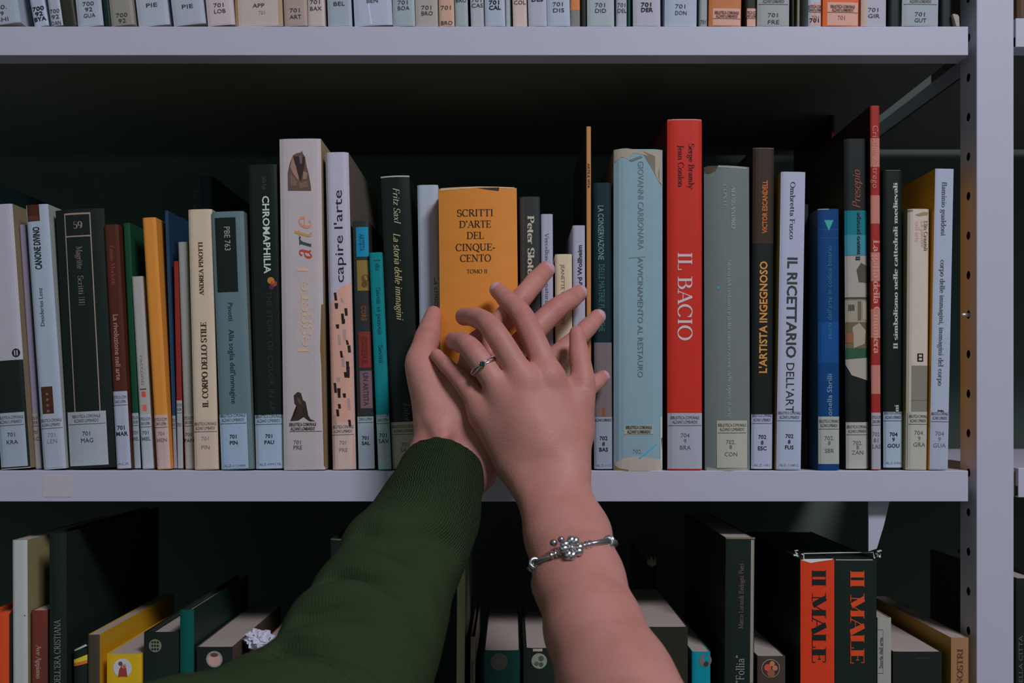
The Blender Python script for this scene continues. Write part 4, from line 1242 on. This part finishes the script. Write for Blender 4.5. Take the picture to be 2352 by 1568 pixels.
def J(px, py, Y, r):
    """joint: photo pixel, depth, radius in photo pixels"""
    return np.array(P(px, py, Y)), r * S * (D + Y) / D


def skin_mat():
    m = bpy.data.materials.new('skin')
    m.use_nodes = True
    nt = m.node_tree
    N, L = nt.nodes, nt.links
    b = N['Principled BSDF']
    tc = N.new('ShaderNodeTexCoord')
    n1 = N.new('ShaderNodeTexNoise')
    n1.inputs['Scale'].default_value = 45
    n1.inputs['Detail'].default_value = 5
    L.new(tc.outputs['Object'], n1.inputs['Vector'])
    cr = N.new('ShaderNodeValToRGB')
    cr.color_ramp.elements[0].position = .3
    cr.color_ramp.elements[0].color = (0.56, 0.238, 0.182, 1)
    cr.color_ramp.elements[1].position = .72
    cr.color_ramp.elements[1].color = (0.66, 0.305, 0.242, 1)
    L.new(n1.outputs['Fac'], cr.inputs[0])
    col = cr.outputs[0]
    for nm, c, f in (('flush', (0.62, 0.235, 0.21, 1), .5), ('crease', (0.42, 0.15, 0.10, 1), .35), ('nail', (0.70, 0.43, 0.48, 1), .95)):
        at = N.new('ShaderNodeAttribute')
        at.attribute_name = nm
        mu = N.new('ShaderNodeMath')
        mu.operation = 'MULTIPLY'
        mu.inputs[1].default_value = f
        L.new(at.outputs['Fac'], mu.inputs[0])
        mx = N.new('ShaderNodeMix')
        mx.data_type = 'RGBA'
        L.new(mu.outputs[0], mx.inputs[0])
        L.new(col, mx.inputs[6])
        mx.inputs[7].default_value = c
        col = mx.outputs[2]
        if nm == 'nail':
            r = N.new('ShaderNodeMapRange')
            r.inputs[3].default_value = .52
            r.inputs[4].default_value = .25
            L.new(at.outputs['Fac'], r.inputs[0])
            L.new(r.outputs[0], b.inputs['Roughness'])
    L.new(col, b.inputs['Base Color'])
    b.inputs['Specular IOR Level'].default_value = .35
    b.inputs['Subsurface Weight'].default_value = .12
    b.inputs['Subsurface Radius'].default_value = (1.0, .35, .2)
    b.inputs['Subsurface Scale'].default_value = .004
    v = N.new('ShaderNodeTexVoronoi')
    v.inputs['Scale'].default_value = 900
    n2 = N.new('ShaderNodeTexNoise')
    n2.inputs['Scale'].default_value = 220
    L.new(tc.outputs['Object'], v.inputs['Vector'])
    L.new(tc.outputs['Object'], n2.inputs['Vector'])
    ad = N.new('ShaderNodeMath')
    ad.operation = 'ADD'
    L.new(v.outputs['Distance'], ad.inputs[0])
    L.new(n2.outputs['Fac'], ad.inputs[1])
    bp = N.new('ShaderNodeBump')
    bp.inputs['Strength'].default_value = .16
    bp.inputs['Distance'].default_value = .0006
    L.new(ad.outputs[0], bp.inputs['Height'])
    L.new(bp.outputs[0], b.inputs['Normal'])
    return m


SKIN = skin_mat()
CAM = np.array((0, -D, ZC))


def spline(js, n=5):
    """smooth curve through the joints of a finger, with its radii"""
    out = []
    for i in range(len(js) - 1):
        p0, p1, p2, p3 = js[max(i - 1, 0)], js[i], js[i + 1], js[min(i + 2, len(js) - 1)]
        for q in range(n):
            t = q / n
            f = [.5 * (2 * y1 + (y2 - y0) * t + (2 * y0 - 5 * y1 + 4 * y2 - y3) * t * t + (3 * y1 - y0 - 3 * y2 + y3) * t ** 3)
                 for y0, y1, y2, y3 in ((p0[0], p1[0], p2[0], p3[0]),)][0]
            r = p1[1] + (p2[1] - p1[1]) * t
            out.append((f, r * (1 - .055 * math.sin(math.pi * t) ** 2 * (i > 0))))
    out.append(js[-1])
    return out


def finger(F, js):
    s = spline(js)
    for a, b in zip(s[:-1], s[1:]):
        F.add(a[0], b[0], a[1], b[1], 0)


def dorsal(js, i):
    """dorsal direction at joint i: towards the camera, square to the bone"""
    t = js[min(i + 1, len(js) - 1)][0] - js[max(i - 1, 0)][0]
    t = t / np.linalg.norm(t)
    v = CAM - js[i][0]
    v = v - t * (v @ t)
    return t, v / np.linalg.norm(v)


def creases(pos, spec):
    """shallow skin folds across the back of the finger joints; returns a mask for the shade and flush painted in them"""
    m = np.zeros(len(pos))
    for js, ii in spec:
        for i in ii:
            t, dv = dorsal(js, i)
            c, r = js[i]
            q = pos - c
            al, up = q @ t, q @ dv
            ins = (np.linalg.norm(q - np.outer(al, t), axis=1) < r * 1.3) & (np.abs(al) < .006)
            for o in ((-.0022, .0, .0022) if i == 1 else (-.0008, .0012)):
                wv = np.exp(-((al - o - .0003 * np.sin(q @ np.cross(t, dv) * 900)) / .0008) ** 2) * np.clip(up / r, 0, 1) * ins
                pos -= np.outer(wv * .00022, dv)
                m = np.maximum(m, wv)
    return m


def nail_info(js, roll=0.0, w=.78, ln=1.5, fwd=0.1):
    """centre and axes of the nail on the fingertip"""
    t, dv = dorsal(js, len(js) - 1)
    t = js[-1][0] - js[-2][0]
    t = t / np.linalg.norm(t)
    dv = dv - t * (dv @ t)
    dv /= np.linalg.norm(dv)
    sd = np.cross(t, dv)
    d2 = dv * math.cos(roll) + sd * math.sin(roll)
    s2 = np.cross(t, d2)
    r = js[-1][1]
    return js[-1][0] + t * r * fwd + d2 * r * .8, t, s2, d2, r * w, r * ln * .62


def nail_mask(pos, infos):
    m = np.zeros(len(pos))
    for c, t, s2, d2, hw, hl in infos:
        q = pos - c
        a, b_, c_ = q @ t / hl, q @ s2 / hw, q @ d2
        e = (np.abs(a) ** 3 + np.abs(b_) ** 3) ** (1 / 3)
        k = np.clip((1.12 - e) / .2, 0, 1) * (c_ > -hw * .6)
        m = np.maximum(m, k)
    return m


def nail_bulge(pos, F, infos):
    """raise the nail plate a little and sink the fold around it"""
    for c, t, s2, d2, hw, hl in infos:
        q = pos - c
        a, b_, c_ = q @ t / hl, q @ s2 / hw, q @ d2
        e = (np.abs(a) ** 3 + np.abs(b_) ** 3) ** (1 / 3)
        on = (c_ > -hw * .6) & (c_ < hw * 1.2)
        amt = .00022 * np.clip((1.05 - e) / .15, 0, 1) - .0003 * np.exp(-((e - 1.12) / .1) ** 2)
        pos += (d2[None] * (amt * on)[:, None])
    return pos


def spots(pos, pts, rad):
    m = np.zeros(len(pos))
    for p in pts:
        d = np.linalg.norm(pos - p, axis=1)
        m = np.maximum(m, np.exp(-(d / rad) ** 2))
    return m


# ---------------- upper hand: a left hand seen from its back, bare forearm coming from lower right
H_ = .0012
lo = np.array(P(985, 1960, 0)) - .01
A = Field((P(975, 900).x * .86 - .012, -.36, ZC - .305), (P(1640, 900).x, .0, P(1200, 625).z), H_)
G_ = lambda: Field(A.lo, A.lo + (A.n - 1) * H_, H_)
idx = [J(1262, 866, -.077, 32), J(1203, 731, -.062, 27), J(1166, 690, -.046, 23), J(1143, 666, -.033, 19.5)]
mid = [J(1205, 876, -.082, 32), J(1133, 758, -.077, 27), J(1096, 730, -.056, 24), J(1066, 727, -.036, 21)]
rng = [J(1156, 906, -.081, 31), J(1086, 806, -.077, 27), J(1058, 786, -.060, 24.5), J(1044, 783, -.042, 22)]
pky = [J(1114, 945, -.075, 29), J(1054, 868, -.068, 21.5), J(1022, 836, -.060, 18.5), J(1003, 816, -.052, 16)]
thb = [J(1322, 990, -.074, 38), J(1338, 886, -.070, 31), J(1330, 812, -.062, 24), J(1325, 765, -.056, 18)]
wr_u, wr_r = J(1214, 1092, -.086, 44), J(1294, 1068, -.084, 40)
palm = G_()
kp = .012
for j, wj, wa in ((idx, wr_r, .15), (mid, wr_r, .55), (rng, wr_u, .5), (pky, wr_u, .0)):
    base = wr_r[0] * (1 - wa) + wr_u[0] * wa
    mc, r = j[0]
    midp = mc * .5 + base * .5
    palm.add(mc, midp * .5 + base * .5, r * .98, .0108, kp)
    palm.add(midp, base, .0100, .0112, .007)
# flesh of the hand: thumb root, outer edge
palm.add(thb[0][0], wr_r[0], thb[0][1], .0125, .014)
palm.add(J(1304, 915, -.070, 30)[0], J(1288, 1010, -.076, 40)[0], .0085, .011, .014)
palm.add(J(1122, 958, -.071, 40)[0], J(1180, 1060, -.080, 46)[0], .0105, .0125, .012)
palm.add(J(1190, 935, -.080, 36)[0], J(1240, 1010, -.083, 44)[0], .0105, .0125, .014)
palm.add(wr_u[0], wr_r[0], wr_u[1] * .9, wr_r[1] * .9, .006)
# forearm
st_ = [(wr_u, wr_r), (J(1278, 1236, -.112, 63), J(1334, 1226, -.112, 60)), (J(1306, 1340, -.140, 71), J(1352, 1328, -.140, 72)),
       (J(1348, 1450, -.168, 84), J(1380, 1440, -.168, 84)), (J(1398, 1568, -.196, 104), J(1428, 1560, -.196, 104)), (J(1600, 1960, -.29, 150), J(1640, 1950, -.29, 150))]
for (a, b_), (c, d_) in zip(st_[:-1], st_[1:]):
    palm.add(a[0], c[0], a[1], c[1], .012)
    palm.add(b_[0], d_[0], b_[1], d_[1], .012)
    palm.add((a[0] + b_[0]) / 2, (c[0] + d_[0]) / 2, (a[1] + b_[1]) / 2, (c[1] + d_[1]) / 2, .01)
A.V = palm.V
del palm
fs = []
for j in (idx, mid, rng, pky, thb):
    f = G_()
    finger(f, j)
    fs.append(f)
fing = fs[0]
for f in fs[1:]:
    fing.V = np.minimum(fing.V, f.V)
A.merge(fing, .006)
del fs, fing
nails = [nail_info(idx, -.15, .8, 1.35, .35), nail_info(mid, 0, .8, 1.2, .3), nail_info(rng, 0, .8, 1.2, .2), nail_info(thb, -1.2, .8, 1.4, .3)]
pos, F = A.mesh()
cm1 = creases(pos, ((idx, (1, 2)), (mid, (1,)), (rng, (1,)), (pky, (1, 2)), (thb, (1,))))
pos = nail_bulge(pos, F, nails[:1])
att = {'nail': nail_mask(pos, nails[:1]), 'flush': spots(pos, [j[i][0] for j in (idx, mid, rng, pky, thb) for i in (0, 1, 3)], .009), 'crease': cm1}
armA = mk_mesh('person', pos, F, SKIN, att)
tag(armA, 'bare forearm and hand wearing ring and bracelet, spread over the other hand', 'person')
bvA = BVHTree.FromPolygons([tuple(p) for p in pos], [tuple(int(i) for i in f) for f in F])
del A

# ---------------- lower hand: a right hand gripping the ochre book, arm in a green sleeve
B_ = Field((P(640, 900).x * .84, -.30, ZC - .235), (P(1420, 900).x, .012, P(1200, 575).z), H_)
G_ = lambda: Field(B_.lo, B_.lo + (B_.n - 1) * H_, H_)
idx2 = [J(1098, 800, -.046, 31), J(1190, 694, -.0405, 25.5), J(1232, 644, -.026, 24), J(1254, 620, -.013, 21)]
mid2 = [J(1150, 838, -.049, 31), J(1268, 718, -.032, 26.5), J(1310, 688, -.020, 23.5), J(1330, 673, -.010, 20)]
rng2 = [J(1192, 885, -.048, 30), J(1310, 792, -.031, 24.5), J(1350, 752, -.020, 22), J(1373, 728, -.009, 19)]
pky2 = [J(1225, 935, -.044, 28), J(1330, 905, -.028, 22), J(1366, 880, -.018, 20), J(1384, 866, -.008, 17)]
thb2 = [J(1000, 960, -.054, 40), J(968, 838, -.042, 33), J(982, 775, -.030, 30.5), J(996, 720, -.017, 18.5)]
w1, w2 = J(990, 1062, -.062, 44), J(1080, 1080, -.060, 46)
palm = G_()
for j, wa in ((idx2, .1), (mid2, .4), (rng2, .7), (pky2, 1.0)):
    base = w1[0] * (1 - wa) + w2[0] * wa
    mc, r = j[0]
    m_ = mc * .5 + base * .5
    palm.add(mc, m_ * .5 + base * .5, r * .97, .0102, .012)
    palm.add(m_, base, .0095, .0112, .007)
palm.add(thb2[0][0], w1[0], thb2[0][1] * .95, w1[1], .012)
palm.add(thb2[1][0], thb2[0][0], thb2[1][1] * .85, thb2[0][1] * .8, .010)
# the long thumb tendon and the fold of skin towards the first finger
palm.add(J(966, 850, -.050, 20)[0], J(1014, 1000, -.0745, 20)[0], .0052, .0058, .005)
palm.add(J(1010, 880, -.048, 30)[0], J(1040, 970, -.056, 34)[0], .0085, .0105, .012)
palm.add(J(1112, 1068, -.066, 30)[0], J(1108, 1080, -.066, 30)[0], .0085, .0085, .008)
fo = [(w1, w2), (J(918, 1240, -.108, 48), J(965, 1262, -.106, 48)), (J(855, 1400, -.155, 60), J(890, 1415, -.153, 60))]
for (a, b2), (c, d2) in zip(fo[:-1], fo[1:]):
    palm.add(a[0], c[0], a[1], c[1], .012)
    palm.add(b2[0], d2[0], b2[1], d2[1], .012)
    palm.add((a[0] + b2[0]) / 2, (c[0] + d2[0]) / 2, (a[1] + b2[1]) / 2, (c[1] + d2[1]) / 2, .01)
B_.V = palm.V
del palm
fs = []
for j in (idx2, mid2, rng2, pky2, thb2):
    f = G_()
    finger(f, j)
    fs.append(f)
fing = fs[0]
for f in fs[1:]:
    fing.V = np.minimum(fing.V, f.V)
B_.merge(fing, .009)
del fs, fing
B_.cut(J(994, 940, -.078, 0)[0], J(1004, 975, -.082, 0)[0], .004, .010)
n2 = [nail_info(idx2, .25, .78, 1.3, .3), nail_info(mid2, .35, .78, 1.25, .45), nail_info(rng2, .3, .78, 1.3, .35), nail_info(pky2, .2, .75, 1.2, .35)]
pos, F = B_.mesh()
cm1 = creases(pos, ((idx2, (1, 2)), (mid2, (1, 2)), (rng2, (2,)), (thb2, (2,))))
pos = nail_bulge(pos, F, n2)
att = {'nail': nail_mask(pos, n2), 'flush': spots(pos, [j[i][0] for j in (idx2, mid2, rng2, pky2, thb2) for i in (1, 3)], .009), 'crease': cm1}
armB = mk_mesh('person', pos, F, SKIN, att)
tag(armB, 'hand in a dark green knit sleeve gripping the ochre book', 'person')
del B_

# ---------------- the knitted sleeve
h2 = .0022
Sv = Field((P(-150, 900).x * .62, -.46, ZC - .34), (P(1150, 900).x, -.03, P(1200, 980).z), h2)
ax_ = [J(1018, 1084, -.066, 101), J(980, 1190, -.098, 112), J(924, 1290, -.125, 132), J(875, 1400, -.158, 148), J(826, 1500, -.19, 172), J(730, 1690, -.235, 222), J(410, 1825, -.26, 250), J(0, 1900, -.26, 270)]
for a, b_ in zip(ax_[:-1], ax_[1:]):
    Sv.add(a[0], b_[0], a[1], b_[1], .012)
# soft fullness where the cloth gathers on the left and slack on the right
Sv.add(J(868, 1300, -.125, 60)[0], J(815, 1385, -.15, 60)[0], .012, .0135, .02)
# folds
for a, b_, r in (((835, 1225, -.152), (1000, 1290, -.178), .0030), ((770, 1340, -.186), (990, 1350, -.20), .0026), ((700, 1420, -.215), (960, 1380, -.222), .0032),
                 ((900, 1230, -.160), (1060, 1250, -.138), .0022), ((640, 1510, -.242), (900, 1480, -.256), .004), ((1000, 1400, -.205), (930, 1568, -.262), .003)):
    Sv.cut(J(*a, 0)[0], J(*b_, 0)[0], r, .014)
# cut the cuff open and hollow it
q0, r0 = ax_[0]
axd = ax_[0][0] - ax_[1][0]
axd /= np.linalg.norm(axd)
gr = np.meshgrid(*[Sv.lo[k] + h2 * np.arange(Sv.n[k]) for k in range(3)], indexing='ij', sparse=True)
pl = (gr[0] - q0[0]) * axd[0] + (gr[1] - q0[1]) * axd[1] + (gr[2] - q0[2]) * axd[2] - .004
kk = .002
hh = np.clip(kk - np.abs(Sv.V - pl), 0, None) / kk
Sv.V = np.maximum(Sv.V, pl) + hh * hh * kk * .25
inn = Field.cone(gr, ax_[0][0] + axd * .02, ax_[0][0] * .55 + ax_[1][0] * .45, r0 - .0022, r0 - .004)
Sv.V = np.maximum(Sv.V, -inn)
pos, F = Sv.mesh(9)
# angle round the arm and distance along it, for the knitted ribs
C = np.array([a[0] for a in spline(ax_, 8)])
best = np.full(len(pos), 1e9)
uv = np.zeros((len(pos), 3))
acc = 0
for a, b_ in zip(C[:-1], C[1:]):
    d = b_ - a
    L = np.linalg.norm(d)
    d = d / L
    t = np.clip((pos - a) @ d, 0, L)
    q = pos - a - t[:, None] * d
    r = np.linalg.norm(q, axis=1)
    e1 = np.cross(d, (0, 1, 0))
    e1 /= np.linalg.norm(e1)
    e2 = np.cross(d, e1)
    an = np.arctan2(q @ e1, q @ e2)
    u = r < best
    uv[u] = np.stack([an, (acc + t), r], 1)[u]
    best = np.minimum(best, r)
    acc += L
# loose wrinkles
rn = np.zeros(len(pos))
for i, p in enumerate(pos):
    s_ = uv[i, 1]
    rn[i] = noise.noise(Vector((uv[i, 0] * 1.1, s_ * 42, 0))) * min(1, max(0, (s_ - .03) / .05))
nrm = np.zeros_like(pos)
fn = np.cross(pos[F[:, 2]] - pos[F[:, 0]], pos[F[:, 3]] - pos[F[:, 1]])
for c in range(4):
    np.add.at(nrm, F[:, c], fn)
nrm /= np.linalg.norm(nrm, axis=1)[:, None] + 1e-12
pos += nrm * (rn * .0024)[:, None]
km = bpy.data.materials.new('green_knit')
km.use_nodes = True
N, L = km.node_tree.nodes, km.node_tree.links
bs = N['Principled BSDF']
bs.inputs['Roughness'].default_value = 1
bs.inputs['Specular IOR Level'].default_value = .03
at = N.new('ShaderNodeAttribute')
at.attribute_name = 'knit'
sx = N.new('ShaderNodeSeparateXYZ')
L.new(at.outputs['Vector'], sx.inputs[0])


def math_node(op, a, b):
    n = N.new('ShaderNodeMath')
    n.operation = op
    for i, v in enumerate((a, b)):
        if v is None:
            continue
        if isinstance(v, (int, float)):
            n.inputs[i].default_value = v
        else:
            L.new(v, n.inputs[i])
    return n.outputs[0]


rib = math_node('SINE', math_node('MULTIPLY', sx.outputs[0], 130.0), None)
row = math_node('SINE', math_node('MULTIPLY', sx.outputs[1], 5200.0), None)
fade = N.new('ShaderNodeMapRange')
fade.inputs[1].default_value = .035
fade.inputs[2].default_value = .085
fade.inputs[3].default_value = 1
fade.inputs[4].default_value = .12
L.new(sx.outputs[1], fade.inputs[0])
kh = math_node('MULTIPLY', math_node('ADD', math_node('MULTIPLY', rib, .65), math_node('MULTIPLY', row, .12)), fade.outputs[0])
cr = N.new('ShaderNodeValToRGB')
cr.color_ramp.elements[0].color = (0.022, 0.038, 0.016, 1)
cr.color_ramp.elements[1].color = (0.050, 0.080, 0.033, 1)
L.new(math_node('ADD', math_node('MULTIPLY', kh, .62), .5), cr.inputs[0])
L.new(cr.outputs[0], bs.inputs['Base Color'])
bp = N.new('ShaderNodeBump')
bp.inputs['Strength'].default_value = .9
bp.inputs['Distance'].default_value = .0009
L.new(kh, bp.inputs['Height'])
L.new(bp.outputs[0], bs.inputs['Normal'])
slv = mk_mesh('sweater_sleeve', pos, F, km, {'knit': uv})
slv['label'] = 'dark green fine-knit sweater sleeve with ribbed cuff'
slv.parent = armB
del Sv

# ---------------- ring and bracelet
SILVER = mat((.72, .70, .70), .22, .5, metal=1.0, mottle=.0, name='silver')
SILD = mat((.42, .40, .40), .35, .5, metal=1.0, mottle=.0, name='dark_silver')
GEM = mat((.004, .05, .03), .06, .9, mottle=0, name='green_stone')


def hit(px, py, tx=None, ty=None):
    """point of the bare arm seen at a photo position, sliding towards (tx, ty) if the position just misses it"""
    o = Vector(CAM)
    for k in range(40):
        f = k / 40
        x, y = (px + ((tx or px) - px) * f, py + ((ty or py) - py) * f)
        r = bvA.ray_cast(o, (P(x, y, 0) - o).normalized())
        if r[0] is not None:
            return r[0], r[1]
    return P(px, py, -.1), Vector((0, -1, 0))


def loop(p1, pm, p2, n=72, lift=.0009, depth=.5):
    """closed path lying on the arm, in the plane through three seen points"""
    a, m_, c = Vector(p1), Vector(pm), Vector(p2)
    nr = (c - a).cross(m_ - a).normalized()
    ctr = (a + c) / 2 + Vector((0, .003, 0))
    u = (c - a).normalized()
    v = nr.cross(u)
    out = []
    for i in range(n):
        q = 2 * math.pi * i / n
        d = u * math.cos(q) + v * math.sin(q)
        r = bvA.ray_cast(ctr + d * .09, -d, .12)
        h = r[0] if r[0] is not None else ctr + d * .02
        out.append(h + d * lift)
    for it in range(2):
        out = [(out[i - 1] + out[i] * 2 + out[(i + 1) % n]) / 4 for i in range(n)]
    return out, nr, ctr


def near(pts, px, py):
    best, bi = 1e9, 0
    for i, p in enumerate(pts):
        k = D / (D + p.y) / S
        x, y = p.x * k + 1176, HY - (p.z - ZC) * k
        if (x - px) ** 2 + (y - py) ** 2 < best and p.y < np.mean([q.y for q in pts]) + .004:
            best, bi = (x - px) ** 2 + (y - py) ** 2, i
    return bi


h1, h2_, h3 = hit(1228, 1298, 1314, 1264)[0], hit(1314, 1264)[0], hit(1398, 1247, 1314, 1264)[0]
path, nr, ctr = loop(h1, h2_, h3, 96, .0014)
bt = thing('bracelet', 'silver snake chain bracelet with a clover charm on the bare wrist', 'bracelet', ctr)


def rel(p):
    return Vector(p) - ctr


ch = MB()
N_ = len(path)
fine = []
for i in range(N_):
    for k in range(5):
        fine.append(path[i].lerp(path[(i + 1) % N_], k / 5))
ch.tube([rel(p) for p in fine], [.0015 + .00022 * math.sin(i * 2.1) for i in range(len(fine))], SILVER, 8, True)
ch.build('chain', bt)
ci = near(path, 1314, 1262)
cp = path[ci]
ov = (cp - ctr).normalized()
tg = (path[(ci + 1) % N_] - path[ci - 1]).normalized()
tg = tg if tg.x > 0 else -tg
sd = ov.cross(tg)
fl_ = MB()
fl_.ball(rel(cp + ov * .0012), .0036, SILD, 1, 1, .8)
for k in range(4):
    a = math.pi / 4 + math.pi / 2 * k + .3
    d = tg * math.cos(a) + sd * math.sin(a)
    e = ov.cross(d)
    R_ = Matrix((d, e, ov)).transposed()
    for sgn in (-1, 1):
        fl_.ball(rel(cp + ov * .0036 + d * .0039 + e * sgn * .0011), .0025, SILVER, 1.15, 1, .75, R_)
fl_.ball(rel(cp + ov * .0050), .0013, SILVER)
fl_.build('clover_charm', bt)
up_ = sd if sd.z > 0 else -sd
cl_ = MB()
for q, s_ in ((-1.0, .0021), (1.0, .0019)):
    c0 = cp - tg * .0062 + up_ * .0058 + ov * .0008
    cl_.ball(rel(c0 + tg * q * .0022 + up_ * (.0006 if q > 0 else 0)), s_, SILD)
cl_.build('clasp', bt)
for sg in (-1, 1):
    for k in range(3):
        j = ci + sg * (5 + 2 * k) // 1
        bd = MB()
        p = path[j % N_]
        t = (path[(j + 1) % N_] - path[(j - 1) % N_]).normalized()
        o_ = (p - ctr).normalized()
        R_ = Matrix((t, o_.cross(t), o_)).transposed()
        bd.ball(rel(p + o_ * .0002), .0024, SILVER, .5, 1, 1, R_)
        bd.build('bead', bt)
for px, py, ex in ((1232, 1297, (12, 8)), (1398, 1249, (-10, 16))):
    j = near(path, px, py)
    p = path[j]
    t = (path[(j + 1) % N_] - path[(j - 1) % N_]).normalized()
    o_ = (p - ctr).normalized()
    e = t.cross(o_)
    cp_ = MB()
    cp_.tube([rel(p + (o_ * math.cos(a) + e * math.sin(a)) * .0026) for a in np.linspace(0, 2 * math.pi, 16, endpoint=False)], .0011, SILVER, 8, True)
    q = p + Vector((ex[0] * S * .8, -.0012, -ex[1] * S * .8))
    cp_.tube([rel(p + Vector((0, -.001, -.001))), rel(p.lerp(q, .6) + Vector((0, -.001, 0))), rel(q)], [.0005, .0006, .0006], SILVER, 6)
    cp_.ball(rel(q), .0009, SILVER)
    cp_.build('end_clip', bt)
# fine safety chain hanging free on the left of the wrist
sf = MB()
ja = path[near(path, 1232, 1297)]
pts = [ja, P(1224, 1318, ja.y), Vector(P(1221, 1340, ja.y + .002)), Vector(P(1224, 1362, ja.y + .008)), Vector(P(1234, 1372, ja.y + .018))]
sm_ = []
for i in range(len(pts) - 1):
    for k in range(6):
        sm_.append(pts[i].lerp(pts[i + 1], k / 6))
sf.tube([rel(p) for p in sm_], [.0005 + .0002 * (i % 2) for i in range(len(sm_))], SILD, 6)
sf.build('safety_chain', bt)

g1, g2, g3 = hit(1090, 852, 1108, 837)[0], hit(1108, 837)[0], hit(1131, 817, 1108, 837)[0]
rt = None
pr, nr2, c2 = loop(g1, g2, g3, 64, .0003)
# the loop is taken round the finger itself
a0, a1 = Vector(rng[0][0]), Vector(rng[1][0])
axis = (a1 - a0).normalized()
t_ = max(0, min(1, (g2 - a0).dot(axis) / (a1 - a0).length))
c2 = a0 + axis * (g2 - a0).dot(axis)
ou = (g2 - c2).normalized()
sd2 = axis.cross(ou)
rad = (g2 - c2).length + .0002
rt = thing('ring', 'thin silver ring with a small dark green stone on the upper hand', 'ring', c2)


def rp(a, dz=0.0, r=rad):
    return (ou * math.cos(a) + sd2 * math.sin(a)) * r + axis * dz


bd = MB()
bd.tube([rp(a, .0000 + .0011 * math.sin(2 * a)) for a in np.linspace(0, 2 * math.pi, 60, endpoint=False)], .00055, SILVER, 8, True)
bd.tube([rp(a, -.0011 * math.sin(2 * a)) for a in np.linspace(0, 2 * math.pi, 60, endpoint=False)], .0006, SILVER, 8, True)
bd.build('band', rt)
for sg in (-1, 1):
    pv = MB()
    for k in range(6):
        a = sg * (.42 + .12 * k)
        pv.ball(rp(a, .0011 * math.sin(2 * a), rad + .0005), .00052, SILVER, nu=8, nv=6)
    pv.build('pave_stones', rt)
gm = MB()
R_ = Matrix((axis, sd2, ou)).transposed()
gm.ball(rp(0, 0, rad + .0013), .0019, GEM, 1, 1, .7, R_, 10, 6)
o = gm.build('stone', rt, label='dark green round stone')
for p in o.data.polygons:
    p.use_smooth = False
pr_ = MB()
for k in range(4):
    a = math.pi / 4 + k * math.pi / 2
    q = axis * math.cos(a) * .0018 + sd2 * math.sin(a) * .0018
    pr_.tube([rp(0, 0, rad) + q * .7, rp(0, 0, rad + .0018) + q], .0003, SILVER, 6)
    pr_.ball(rp(0, 0, rad + .0019) + q * .96, .0004, SILVER, nu=6, nv=5)
pr_.build('setting', rt)
